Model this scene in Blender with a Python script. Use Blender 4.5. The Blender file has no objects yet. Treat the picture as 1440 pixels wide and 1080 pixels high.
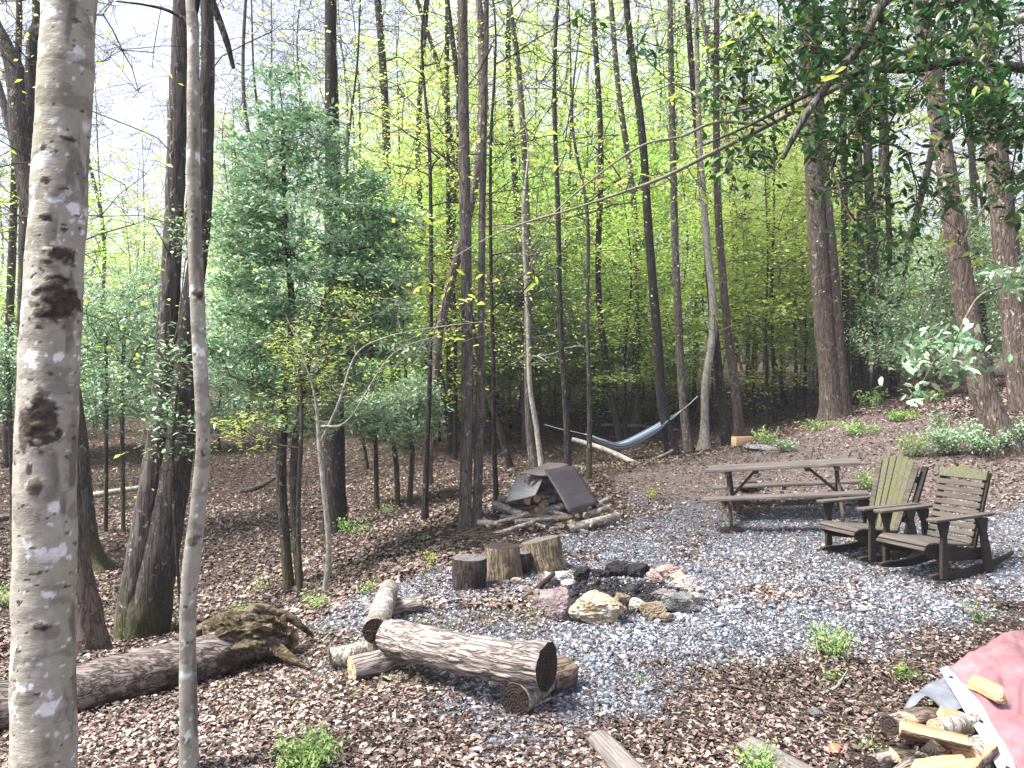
import bpy, bmesh, math
import numpy as np
from mathutils import Vector, Matrix, Euler

rng = np.random.default_rng(7)
SC = bpy.context.scene
COL = SC.collection
R = math.radians
F, CX, HY, EYE = 1080.0, 720.0, 555.0, 1.7   # photo focal length in pixels, centre column, horizon row, eye height

def U(a, b, n=None): return rng.uniform(a, b, n)
def P(px, py, d): return np.array([(px - CX) / F * d, d, EYE - (py - HY) / F * d])

# ------------------------------------------------------------------ noise
def _h(i, j, k):
    n = (i * 374761393 + j * 668265263 + k * 2147483647 + 1013904223) & 0xffffffff
    n = ((n ^ (n >> 13)) * 1274126177) & 0xffffffff
    n = (n ^ (n >> 16)) & 0xffffff
    return n / float(0xffffff)
def vnoise(p):
    p = np.asarray(p, float); i = np.floor(p).astype(np.int64); f = p - i; f = f * f * (3 - 2 * f)
    r = 0
    for a in (0, 1):
        for b in (0, 1):
            for c in (0, 1):
                w = (f[..., 0] if a else 1 - f[..., 0]) * (f[..., 1] if b else 1 - f[..., 1]) * (f[..., 2] if c else 1 - f[..., 2])
                r = r + w * _h(i[..., 0] + a, i[..., 1] + b, i[..., 2] + c)
    return r
def fbm(p, o=4):
    p = np.asarray(p, float); s = 0; a = .5
    for _ in range(o):
        s = s + a * vnoise(p); p = p * 2.03 + 17.3; a *= .5
    return s / (1 - .5 ** o)
def n2(x, y, s, seed=0, o=4): return fbm(np.stack([x * s, y * s, np.full_like(x, seed * 7.7)], -1), o)
def sstep(a, b, x): t = np.clip((x - a) / (b - a), 0, 1); return t * t * (3 - 2 * t)

# ------------------------------------------------------------------ terrain
CP = np.array([(0,-6,0),(-8,-6,-.3),(8,-6,.3),(0,0,0),(-4,0,-.3),(5,0,.15),(-6,3,-.55),(0,3,0),(2,3,0),(3.5,4,.03),(0,5,0),(1,6.5,0),(3,6,0),(4,8,0),(5.2,6,.06),(2.3,9.2,0),(4.3,9.2,.17),(4.7,10,.32),(2.5,9.7,.02),(-.4,7,0),(-.9,5.6,-.02),
 (-.4,9.5,-.03),(.9,9.3,.02),(6.6,16,1.15),(6.93,10.8,1.1),(5.4,11,.72),(6,9,.47),(3.87,11,.32),(4.15,16,.44),(1.6,11.5,.24),(2.1,15,.36),(3.3,20,.4),(4.67,7,.11),(13.3,20,2.2),(12.9,24,1.9),(5.3,18,.55),(9,13,1.5),
 (-2.85,4.6,-.26),(-1.7,5,-.13),(-1.8,3.8,-.12),(-4.2,8.6,-1.05),(-4.1,7.5,-.8),(-6.6,12,-.86),(-2.6,8.7,-.62),(-2.95,13,-.6),(-7,16,-.45),(-9.3,24,.26),(-14,24,.3),(-2.4,22,.35),(-1.57,6.3,-.07),(-2.3,6.6,-.36),
 (-7.3,11,-.8),(-5,7.4,-.7),(-.8,14,-.1),(-.2,11,-.05),(.5,17,.1),(0,28,.8),(10,30,1.9),(-10,32,.9),(20,30,2.8),(-20,30,.9),(20,14,2.5),(-18,12,-.4)], float)
def _tps(r2): return np.where(r2 > 1e-9, .5 * r2 * np.log(r2 + 1e-12), 0)
_n = len(CP)
_A = np.zeros((_n + 3, _n + 3)); _d2 = ((CP[:, None, :2] - CP[None, :, :2]) ** 2).sum(-1)
_A[:_n, :_n] = _tps(_d2) + np.eye(_n) * .12; _A[:_n, _n] = 1; _A[:_n, _n + 1:] = CP[:, :2]; _A[_n:, :_n] = _A[:_n, _n:].T
_W = np.linalg.solve(_A, np.r_[CP[:, 2], 0, 0, 0])
def _raw(x, y):
    s = _W[_n] + _W[_n + 1] * x + _W[_n + 2] * y
    for k in range(_n): s = s + _W[k] * _tps((x - CP[k, 0]) ** 2 + (y - CP[k, 1]) ** 2)
    return s
def height(x, y):
    x = np.asarray(x, float); y = np.asarray(y, float)
    near = _raw(np.clip(x, -20, 20), np.clip(y, -6, 31))
    far = .9 + .05 * np.clip(x, -60, 90) + .055 * np.clip(y - 28, 0, 160) + 2.5 * (n2(x, y, .03, 3) - .5)
    w = sstep(24, 36, np.maximum(y, np.abs(x) + 8))
    z = near * (1 - w) + far * w
    rough = sstep(6.5, 12, np.hypot(x - 1.5, y - 5.5))
    return z + (n2(x, y, .9, 5) - .5) * (.05 + .16 * rough) + (n2(x, y, 4, 6, 2) - .5) * .025
def gz(x, y): return float(height(np.array([x], float), np.array([y], float))[0])
_dd = np.arange(2.4, 60, .03)
def G(px, py):
    p = np.stack([(px - CX) / F * _dd, _dd, EYE - (py - HY) / F * _dd], -1)
    i = np.argmax(p[:, 2] < height(p[:, 0], p[:, 1]))
    q = p[i]; return np.array([q[0], q[1], gz(q[0], q[1])])

# ------------------------------------------------------------------ mesh helpers
class MB:
    def __init__(s): s.V = []; s.F = []; s.M = []; s.A = []; s.n = 0
    def add(s, V, Fc, mat=0, a=None):
        V = np.asarray(V, float).reshape(-1, 3); Fc = np.asarray(Fc, np.int64)
        s.V.append(V); s.F.append(Fc + s.n); s.M.append(np.full(len(Fc), mat)); s.n += len(V)
        s.A.append(np.zeros(len(V)) if a is None else np.broadcast_to(np.asarray(a, float), (len(V),)))
    def mesh(s, name, mats, smooth=False):
        me = bpy.data.meshes.new(name)
        V = np.concatenate(s.V); me.vertices.add(len(V)); me.vertices.foreach_set('co', V.ravel())
        cnt = np.concatenate([np.full(len(f), f.shape[1]) for f in s.F]); idx = np.concatenate([f.ravel() for f in s.F])
        me.loops.add(len(idx)); me.loops.foreach_set('vertex_index', idx)
        me.polygons.add(len(cnt)); me.polygons.foreach_set('loop_start', np.r_[0, np.cumsum(cnt)[:-1]])
        me.polygons.foreach_set('material_index', np.concatenate(s.M))
        if smooth: me.polygons.foreach_set('use_smooth', np.ones(len(cnt), bool))
        at = me.attributes.new('rnd', 'FLOAT', 'POINT'); at.data.foreach_set('value', np.concatenate(s.A))
        for m in (mats if isinstance(mats, (list, tuple)) else [mats]): me.materials.append(m)
        me.update(calc_edges=True); me.validate()
        return me
def link(name, me, parent=None, loc=(0, 0, 0)):
    o = bpy.data.objects.new(name, me); COL.objects.link(o); o.location = tuple(loc)
    if parent is not None: o.parent = parent
    return o
def tag(o, label=None, cat=None, group=None, kind=None):
    if label: o['label'] = label
    if cat: o['category'] = cat
    if group: o['group'] = group
    if kind: o['kind'] = kind
    return o
def empty(name, loc, label, cat, group=None, rz=0):
    o = bpy.data.objects.new(name, None); COL.objects.link(o); o.location = tuple(loc); o.rotation_euler = (0, 0, rz); o.empty_display_size = .1
    return tag(o, label, cat, group)
def crom(pts, n):
    pts = np.asarray(pts, float); m = len(pts)
    if m < 3: t = np.linspace(0, 1, n)[:, None]; return pts[0] * (1 - t) + pts[-1] * t
    ext = np.vstack([2 * pts[0] - pts[1], pts, 2 * pts[-1] - pts[-2]])
    L = np.r_[0, np.cumsum(np.linalg.norm(np.diff(pts, axis=0), axis=1) + 1e-9)]
    t = np.linspace(0, L[-1], n); k = np.clip(np.searchsorted(L, t, 'right') - 1, 0, m - 2)
    u = ((t - L[k]) / (L[k + 1] - L[k]))
    if pts.ndim > 1: u = u[:, None]
    a, b, c, d = ext[k], ext[k + 1], ext[k + 2], ext[k + 3]
    return .5 * (2 * b + (c - a) * u + (2 * a - 5 * b + 4 * c - d) * u * u + (3 * b - a - 3 * c + d) * u ** 3)
def frames(path):
    T = np.gradient(path, axis=0); T /= np.linalg.norm(T, axis=1)[:, None] + 1e-12
    ref = np.array([1, 0, 0.]) if abs(T[:, 2]).mean() > .7 else np.array([0, 0, 1.])
    A = np.cross(T, ref); A /= np.linalg.norm(A, axis=1)[:, None] + 1e-12
    B = np.cross(A, T); return T, A, B
def tube(path, rad, sides=6, disp=None, cap=False):
    path = np.asarray(path, float); n = len(path); T, A, B = frames(path)
    th = np.linspace(0, 2 * np.pi, sides, endpoint=False)
    r = np.broadcast_to(np.asarray(rad, float).reshape(-1, 1), (n, sides)).copy()
    if disp is not None: r = r * disp(path, th, r)
    V = path[:, None] + r[..., None] * (A[:, None] * np.cos(th)[None, :, None] + B[:, None] * np.sin(th)[None, :, None])
    i = np.arange(n - 1)[:, None] * sides; j = np.arange(sides)[None]; j2 = (j + 1) % sides
    Q = np.stack([i + j, i + sides + j, i + sides + j2, i + j2], -1).reshape(-1, 4)
    return V.reshape(-1, 3), Q[:, ::-1]
def rotmats(n, tilt=None, nrm=None):
    a = U(0, 2 * np.pi, n); b = (U(-1, 1, n) * (tilt if tilt is not None else np.pi)); c = U(-1, 1, n) * (tilt if tilt is not None else np.pi)
    ca, sa, cb, sb, cc, sc = np.cos(a), np.sin(a), np.cos(b), np.sin(b), np.cos(c), np.sin(c)
    z, o = np.zeros(n), np.ones(n)
    Rz = np.stack([ca, -sa, z, sa, ca, z, z, z, o], -1).reshape(n, 3, 3)
    Rx = np.stack([o, z, z, z, cb, -sb, z, sb, cb], -1).reshape(n, 3, 3)
    Ry = np.stack([cc, z, sc, z, o, z, -sc, z, cc], -1).reshape(n, 3, 3)
    return Rz @ Rx @ Ry
LEAF4 = (np.array([(0, -.5, 0), (.27, 0, .07), (0, .5, 0), (-.27, 0, .07)]), [np.array([(0, 1, 2), (0, 2, 3)])])
LEAF6 = (np.array([(0, -.5, 0), (.24, -.18, .08), (.2, .2, .07), (0, .5, -.06), (-.2, .2, .07), (-.24, -.18, .08), (0, 0, 0)]),
         [np.array([(0, 1, 6), (1, 2, 6), (2, 3, 6), (3, 4, 6), (4, 5, 6), (5, 0, 6)])])
def scatter(mb, tmpl, pos, size, Rm, mat=0, rnd=None, jit=0.):
    T, Fs = tmpl; n = len(pos); k = len(T)
    L = T[None] * np.asarray(size).reshape(n, 1, -1)
    if jit: L = L + rng.normal(0, jit, L.shape) * np.asarray(size).reshape(n, 1, -1)
    V = np.einsum('nij,nkj->nki', Rm, L) + pos[:, None]
    rnd = rng.random(n) if rnd is None else rnd
    base = mb.n
    mb.V.append(V.reshape(-1, 3)); mb.A.append(np.repeat(rnd, k))
    for f in Fs:
        FF = (f[None] + (np.arange(n) * k)[:, None, None]).reshape(-1, f.shape[1]) + base
        mb.F.append(FF); mb.M.append(np.full(len(FF), mat))
    mb.n += n * k

# ------------------------------------------------------------------ materials
class N:
    def __init__(s, name):
        s.m = bpy.data.materials.new(name); s.m.use_nodes = True; s.t = s.m.node_tree; s.t.nodes.clear()
        s.out = s.t.nodes.new('ShaderNodeOutputMaterial'); s._tc = None
    def n(s, typ, **kw):
        nd = s.t.nodes.new(typ)
        for k, v in kw.items(): setattr(nd, k, v)
        return nd
    def l(s, a, b): s.t.links.new(a, b)
    def co(s):
        if not s._tc: s._tc = s.n('ShaderNodeTexCoord')
        return s._tc.outputs['Object']
    def mp(s, sc=(1, 1, 1), loc=(0, 0, 0)):
        m = s.n('ShaderNodeMapping'); m.inputs['Scale'].default_value = sc; m.inputs['Location'].default_value = loc; s.l(s.co(), m.inputs[0]); return m.outputs[0]
    def noise(s, scale, sc=(1, 1, 1), det=5, rough=.6, dist=0, loc=(0, 0, 0)):
        t = s.n('ShaderNodeTexNoise'); t.inputs['Scale'].default_value = scale; t.inputs['Detail'].default_value = det; t.inputs['Roughness'].default_value = rough; t.inputs['Distortion'].default_value = dist
        s.l(s.mp(sc, loc), t.inputs['Vector']); return t.outputs['Fac']
    def vor(s, scale, sc=(1, 1, 1), feat='F1', out='Distance'):
        t = s.n('ShaderNodeTexVoronoi', feature=feat); t.inputs['Scale'].default_value = scale; s.l(s.mp(sc), t.inputs['Vector']); return t.outputs[out]
    def ramp(s, f, st, interp='LINEAR'):
        r = s.n('ShaderNodeValToRGB'); r.color_ramp.interpolation = interp; e = r.color_ramp.elements
        while len(e) < len(st): e.new(.5)
        for x, (p, c) in zip(e, st): x.position = p; x.color = (tuple(c) + (1,))[:4] if isinstance(c, (tuple, list)) else (c, c, c, 1)
        s.l(f, r.inputs[0]); return r.outputs[0]
    def mix(s, f, a, b, mode='MIX'):
        m = s.n('ShaderNodeMix', data_type='RGBA', blend_type=mode)
        for i, v in ((0, f), (6, a), (7, b)):
            if hasattr(v, 'links'): s.l(v, m.inputs[i])
            elif i == 0: m.inputs[0].default_value = v
            else: m.inputs[i].default_value = tuple(v) + (1,)
        return m.outputs[2]
    def math(s, op, a, b=0.):
        m = s.n('ShaderNodeMath', operation=op)
        for i, v in ((0, a), (1, b)):
            if hasattr(v, 'links'): s.l(v, m.inputs[i])
            else: m.inputs[i].default_value = v
        return m.outputs[0]
    def attr(s, name='rnd'): a = s.n('ShaderNodeAttribute', attribute_name=name); return a.outputs['Fac']
    def orand(s): return s.n('ShaderNodeObjectInfo').outputs['Random']
    def bump(s, h, st=.5, dist=.02):
        b = s.n('ShaderNodeBump'); b.inputs['Strength'].default_value = st; b.inputs['Distance'].default_value = dist; s.l(h, b.inputs['Height']); return b.outputs[0]
    def pr(s, col, rough=.8, bump=None, spec=.3, **kw):
        p = s.n('ShaderNodeBsdfPrincipled'); p.inputs['Specular IOR Level'].default_value = spec
        if hasattr(col, 'links'): s.l(col, p.inputs['Base Color'])
        else: p.inputs['Base Color'].default_value = tuple(col) + (1,)
        if hasattr(rough, 'links'): s.l(rough, p.inputs['Roughness'])
        else: p.inputs['Roughness'].default_value = rough
        if bump is not None: s.l(bump, p.inputs['Normal'])
        s.l(p.outputs[0], s.out.inputs[0]); return s.m

def m_leaf(name, stops, gloss=.0, trans=.4, vary=.0):
    s = N(name); c = s.ramp(s.attr(), stops)
    if vary:
        h = s.n('ShaderNodeHueSaturation'); s.l(s.math('MULTIPLY_ADD', s.orand(), vary) if False else s.math('ADD', s.math('MULTIPLY', s.orand(), vary), .5 - vary / 2), h.inputs['Hue'])
        s.l(s.math('ADD', s.math('MULTIPLY', s.orand(), .5), .75), h.inputs['Value']); s.l(c, h.inputs['Color']); c = h.outputs[0]
    d = s.n('ShaderNodeBsdfPrincipled'); d.inputs['Roughness'].default_value = .35 if gloss else .6; d.inputs['Specular IOR Level'].default_value = .2 + gloss; s.l(c, d.inputs['Base Color'])
    t = s.n('ShaderNodeBsdfTranslucent'); s.l(s.mix(.35, c, (.5, .6, .1), 'MULTIPLY') if False else c, t.inputs['Color'])
    x = s.n('ShaderNodeMixShader'); x.inputs[0].default_value = trans; s.l(d.outputs[0], x.inputs[1]); s.l(t.outputs[0], x.inputs[2]); s.l(x.outputs[0], s.out.inputs[0])
    return s.m
def m_bark(name, dark, light, sc=9, zs=.22, lich=None, moss=None, bst=.9, mz=1.2, vary=.35):
    s = N(name)
    a = s.noise(sc * 2.2, (1, 1, zs), 6, .7, .6); v = s.math('ABSOLUTE', s.math('SUBTRACT', s.noise(sc * 1.5, (1, 1, zs * .5), 3, .55, .8), .5))
    f = s.math('ADD', s.math('MULTIPLY', s.math('MINIMUM', s.math('MULTIPLY', v, 6), .6), .8), s.math('MULTIPLY', a, .55))
    c = s.ramp(f, [(.2, dark), (.55, tuple(np.array(dark) * .4 + np.array(light) * .6)), (.95, light)])
    big = s.noise(1.3, (1, 1, .5), 3); c = s.mix(s.ramp(big, [(.35, .0), (.7, .3)]), c, tuple(np.array(dark) * .8))
    if lich: c = s.mix(s.ramp(s.noise(11, (1, 1, .8), 5, .65, 1), [(.6, 0.), (.66, .75)]), c, lich)
    if moss:
        g = s.n('ShaderNodeSeparateXYZ'); s.l(s.co(), g.inputs[0])
        hz = s.math('SUBTRACT', s.math('MULTIPLY', s.noise(3, (1, 1, .6), 5), 2.0 * mz), g.outputs[2])
        c = s.mix(s.ramp(hz, [(mz * .35, 0.), (mz * .8, .6)]), c, s.ramp(s.noise(40), [(.3, tuple(np.array(moss) * .45)), (.7, moss)]))
    if vary:
        h = s.n('ShaderNodeHueSaturation'); s.l(s.math('ADD', s.math('MULTIPLY', s.orand(), vary * 2), 1 - vary), h.inputs['Value']); s.l(c, h.inputs['Color']); c = h.outputs[0]
    return s.pr(c, .85, s.bump(f, bst, .02), .2)

YG = [(0, (.36, .52, .09)), (.5, (.54, .70, .18)), (1, (.68, .80, .34))]
M = {}
M['leaf_spring'] = m_leaf('leaf_spring', YG, 0, .62, .05)
M['leaf_holly'] = m_leaf('leaf_holly', [(0, (.10, .23, .11)), (.5, (.29, .49, .27)), (1, (.58, .72, .50))], .45, .22)
M['leaf_holly_near'] = m_leaf('leaf_holly_near', [(0, (.015, .055, .018)), (.55, (.035, .12, .035)), (.85, (.07, .19, .05)), (1, (.25, .36, .07))], .35, .28)
M['leaf_mid'] = m_leaf('leaf_mid', [(0, (.12, .26, .06)), (.5, (.22, .38, .10)), (1, (.36, .48, .14))], .1, .4, .03)
M['leaf_lime'] = m_leaf('leaf_lime', [(0, (.36, .48, .06)), (1, (.60, .68, .16))], .1, .55)
M['leaf_plant'] = m_leaf('leaf_plant', [(0, (.16, .30, .08)), (.5, (.30, .46, .14)), (1, (.45, .58, .24))], .1, .35)
M['leaf_pale'] = m_leaf('leaf_pale', [(0, (.16, .27, .13)), (.5, (.28, .40, .22)), (1, (.42, .52, .36))], .2, .3)
M['oak'] = m_bark('oak_bark', (.022, .017, .015), (.115, .10, .09), 12, .2, (.36, .36, .33), (.075, .085, .015))
M['mossy'] = m_bark('mossy_bark', (.02, .017, .013), (.11, .10, .085), 14, .25, (.34, .35, .3), (.085, .095, .02), mz=1.2)
M['dark'] = m_bark('dark_bark', (.008, .007, .007), (.052, .045, .04), 14, .25, (.2, .2, .18), None)
M['redbark'] = m_bark('red_bark', (.026, .019, .016), (.155, .12, .10), 13, .3, (.38, .36, .33), None)
M['greybark'] = m_bark('grey_bark', (.03, .026, .023), (.17, .15, .13), 12, .3, (.4, .4, .37), None)
M['palebark'] = m_bark('pale_bark', (.13, .12, .10), (.42, .40, .34), 8, .8, (.55, .55, .5), None, .4, vary=.15)
M['twig'] = m_bark('twig_bark', (.03, .024, .02), (.15, .125, .10), 20, .5, None, None, .2)
M['paletwig'] = m_bark('pale_twig_bark', (.16, .15, .11), (.36, .34, .27), 20, .5, None, None, .2)

def m_beech(nm, dk, moss):
    s = N(nm)
    c = s.ramp(s.noise(9, (1, 1, .5), 6, .7), [(.3, (.30 * dk, .28 * dk, .235 * dk)), (.55, (.40 * dk, .38 * dk, .33 * dk)), (.75, (.50 * dk, .485 * dk, .44 * dk))])
    c = s.mix(s.ramp(s.noise(2.2, (1, 1, .35), 4, .6), [(.45, 0.), (.7, .55)]), c, moss)
    hl = s.noise(16, (.35, .35, 5), 3, .6); c = s.mix(s.ramp(hl, [(.62, 0.), (.72, .55)]), c, (.20, .18, .15))
    c = s.mix(s.attr('lichen'), c, s.ramp(s.noise(50), [(.3, (.55, .56, .55)), (.7, (.76, .77, .78))]))
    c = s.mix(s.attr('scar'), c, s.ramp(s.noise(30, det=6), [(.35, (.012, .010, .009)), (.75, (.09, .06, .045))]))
    h = s.math('ADD', s.noise(18, (1, 1, 2.5), 6, .7), s.math('MULTIPLY', s.attr('scar'), s.noise(60)))
    return s.pr(c, .7, s.bump(h, .5, .01), .25)
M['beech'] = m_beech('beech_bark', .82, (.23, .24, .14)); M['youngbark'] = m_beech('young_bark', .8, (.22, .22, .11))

def m_ground():
    s = N('forest_floor')
    a = s.noise(26, det=7, rough=.75); b = s.noise(2.2, det=4); v = s.vor(30, out='Color')
    leaf = s.ramp(a, [(.3, (.02, .014, .011)), (.48, (.075, .05, .04)), (.62, (.15, .10, .085)), (.8, (.28, .21, .18))])
    leaf = s.mix(.35, leaf, s.mix(1., leaf, v, 'MULTIPLY'))
    leaf = s.mix(s.ramp(b, [(.5, 0.), (.75, .5)]), leaf, (.07, .05, .04))
    dirt = s.ramp(s.noise(40, det=6, rough=.7), [(.3, (.05, .038, .034)), (.48, (.14, .11, .10)), (.6, (.22, .175, .165)), (.8, (.38, .32, .305))])
    grav = s.ramp(s.noise(60, det=5, rough=.7), [(.3, (.05, .05, .052)), (.55, (.17, .175, .19)), (.8, (.36, .38, .41))])
    c = s.mix(s.attr('dirt'), leaf, dirt); c = s.mix(s.attr('gravel'), c, grav)
    moss = s.math('MULTIPLY', s.ramp(s.noise(1.1, det=6, rough=.7, loc=(3, 1, 0)), [(.58, 0.), (.68, .8)]), s.math('SUBTRACT', 1., s.attr('gravel')))
    c = s.mix(s.math('MULTIPLY', moss, s.attr('mossy')), c, (.17, .19, .035))
    return s.pr(c, .92, s.bump(s.math('ADD', a, s.noise(90, det=4)), .9, .03), .15)
M['ground'] = m_ground()
M['litter'] = None
def m_litter():
    s = N('dead_leaves')
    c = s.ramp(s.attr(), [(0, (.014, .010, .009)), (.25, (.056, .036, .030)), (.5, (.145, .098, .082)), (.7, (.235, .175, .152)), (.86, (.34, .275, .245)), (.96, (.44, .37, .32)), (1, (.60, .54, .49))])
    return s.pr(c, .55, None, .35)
M['litter'] = m_litter()
def m_gravel():
    s = N('gravel_stone'); c = s.ramp(s.attr(), [(0, (.03, .034, .042)), (.3, (.11, .125, .15)), (.62, (.19, .225, .275)), (.88, (.37, .41, .47)), (1, (.76, .78, .80))])
    return s.pr(c, .75, None, .35)
M['gravel'] = m_gravel()

def m_wood(name, dark, light, sc=(1, 14, 14), moss=None, rough=.8):
    s = N(name); f = s.noise(3, sc, 7, .7, .5); g = s.noise(1.5, (1, 1, 1), 4)
    c = s.ramp(f, [(.3, dark), (.7, light)]); c = s.mix(s.ramp(g, [(.4, 0.), (.7, .4)]), c, dark)
    if moss: c = s.mix(s.ramp(s.noise(3.5, det=5), [(.4, 0.), (.62, .8)]), c, moss)
    return s.pr(c, rough, s.bump(f, .5, .01), .3)
M['oldwood'] = m_wood('weathered_boards', (.035, .026, .022), (.15, .115, .10))
M['tabletop'] = m_wood('table_boards', (.04, .034, .031), (.21, .185, .175))
M['chairwood'] = m_wood('chair_boards', (.03, .025, .021), (.145, .125, .108))
M['chairdark'] = m_wood('chair_frame_wood', (.012, .010, .008), (.05, .04, .033))
M['chairmoss'] = m_wood('mossy_chair_boards', (.05, .047, .03), (.17, .165, .11), (14, 14, 1.5), (.10, .11, .045))
M['splitwood'] = m_wood('split_wood', (.26, .155, .075), (.58, .42, .25), (1.2, 26, 26))
M['board'] = m_wood('stained_plywood', (.04, .034, .037), (.10, .085, .09), (1.5, 9, 9), rough=.55)
M['greywood'] = m_wood('grey_wood', (.05, .042, .04), (.33, .30, .285), (1.0, 30, 30))
M['char'] = N('charcoal'); M['char'] = (lambda s: s.pr(s.ramp(s.noise(20), [(.35, (.004, .004, .005)), (.75, (.028, .028, .032))]), .7, s.bump(s.noise(30), .8, .02), .4))(M['char'])
def m_log(name, dark, light, xs=.18, sc=16, patch=None):
    s = N(name); v = s.math('ABSOLUTE', s.math('SUBTRACT', s.noise(sc * 1.5, (xs, 1, 1), 3, .55, .8), .5)); a = s.noise(sc * 2.2, (xs, 1, 1), 6, .75, .8)
    f = s.math('ADD', s.math('MULTIPLY', s.math('MINIMUM', s.math('MULTIPLY', v, 6), .6), .75), s.math('MULTIPLY', a, .6))
    c = s.ramp(f, [(.25, dark), (.5, tuple(np.array(dark) * .5 + np.array(light) * .5)), (.9, light)])
    if patch: c = s.mix(s.ramp(s.noise(5, det=5, rough=.7), [(.52, 0.), (.6, .85)]), c, patch)
    return s.pr(c, .85, s.bump(f, .9, .015), .2)
M['log'] = m_log('log_bark', (.025, .018, .016), (.40, .35, .325), .13, 20)
M['rotlog'] = m_log('rotten_log_bark', (.010, .008, .007), (.24, .20, .185), .14, 18, (.035, .025, .02))
M['birch'] = m_log('birch_log_bark', (.09, .075, .06), (.50, .47, .42), 1.6, 9, (.14, .11, .08))
M['brownlog'] = m_log('brown_log_bark', (.03, .022, .018), (.24, .18, .14), .2, 18)
def m_end(name, dark, light, sc=60):
    s = N(name); w = s.n('ShaderNodeTexWave', wave_type='RINGS', rings_direction='X'); w.inputs['Scale'].default_value = sc / 3; w.inputs['Distortion'].default_value = 2.5; w.inputs['Detail'].default_value = 3; s.l(s.mp(), w.inputs[0])
    f = s.math('ADD', s.math('MULTIPLY', w.outputs['Fac'], .35), s.math('MULTIPLY', s.noise(14, det=6), .75))
    return s.pr(s.ramp(f, [(.25, dark), (.8, light)]), .85, s.bump(f, .5, .01), .2)
M['endlight'] = m_end('cut_wood_face', (.25, .16, .09), (.60, .44, .27))
M['enddark'] = m_end('weathered_cut_face', (.006, .005, .005), (.05, .036, .03))
M['endgrey'] = m_end('grey_cut_face', (.035, .032, .03), (.17, .155, .147))

# ------------------------------------------------------------------ ground sheet with masks
def poly_world(pp): return np.array([G(*p)[:2] for p in pp])
GP = poly_world([(395, 890), (470, 852), (560, 818), (640, 782), (720, 768), (800, 745), (850, 728), (905, 703), (1000, 712), (1100, 706), (1200, 712), (1300, 728), (1438, 705), (1700, 690), (1700, 850), (1440, 868), (1310, 888), (1180, 915), (1040, 955), (940, 985), (850, 1010), (760, 1035), (640, 1030), (560, 1000), (600, 965), (520, 950), (440, 905)])
def sdist(x, y, poly):
    d = np.full(x.shape, 1e9); ins = np.zeros(x.shape, bool); m = len(poly)
    for i in range(m):
        a, b = poly[i], poly[(i + 1) % m]; e = b - a; t = np.clip(((x - a[0]) * e[0] + (y - a[1]) * e[1]) / (e @ e), 0, 1)
        d = np.minimum(d, np.hypot(x - a[0] - t * e[0], y - a[1] - t * e[1]))
        c = (a[1] > y) != (b[1] > y)
        with np.errstate(divide='ignore', invalid='ignore'): xi = (b[0] - a[0]) * (y - a[1]) / (b[1] - a[1]) + a[0]
        ins ^= c & (x < xi)
    return np.where(ins, d, -d)
def gravel_mask(x, y):
    s = sdist(x, y, GP); m = sstep(-.35, .55, s + (n2(x, y, 1.6, 11) - .5) * 1.3)
    mid = np.exp(-(((x + .35) / .9) ** 2 + ((y - 5.6) / .8) ** 2))      # trodden, leafy patch by the log seats
    return np.clip(m * (1 - .5 * mid) * (.12 + 1.4 * n2(x, y, 1.5, 12)), 0, 1)
DP = poly_world([(905, 703), (840, 700), (860, 672), (940, 652), (1010, 637), (1100, 615), (1200, 585), (1320, 580), (1420, 610), (1700, 600), (1700, 720), (1438, 712), (1300, 735), (1200, 716), (1000, 716)])
def dirt_mask(x, y): return sstep(-.3, .5, sdist(x, y, DP) + (n2(x, y, .9, 13) - .5) * 1.2)

def axis(lo, hi, fine, step, grow, far):
    a = list(np.arange(lo, hi, fine)); s = fine
    right = []; v = a[-1]
    while v < far: s *= grow; v += s; right.append(v)
    s = fine; left = []; v = a[0]
    while v > -far: s *= grow; v -= s; left.append(v)
    return np.array(left[::-1] + a + right)
gx = axis(-9, 9, .07, 0, 1.06, 400); gy = axis(2.2, 20, .07, 0, 1.06, 400)
XX, YY = np.meshgrid(gx, gy); ZZ = height(XX, YY)
nx, ny = len(gx), len(gy)
i = np.arange(ny - 1)[:, None] * nx + np.arange(nx - 1)[None]
mb = MB(); mb.add(np.stack([XX, YY, ZZ], -1), np.stack([i, i + 1, i + nx + 1, i + nx], -1).reshape(-1, 4))
me = mb.mesh('ground', M['ground'], True)
for nm, fn in (('gravel', gravel_mask), ('dirt', dirt_mask), ('mossy', lambda x, y: sstep(10, 5, np.hypot(x + 1, y - 4)))):
    at = me.attributes.new(nm, 'FLOAT', 'POINT'); at.data.foreach_set('value', fn(XX.ravel(), YY.ravel()))
tag(link('ground', me), kind='structure')

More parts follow.
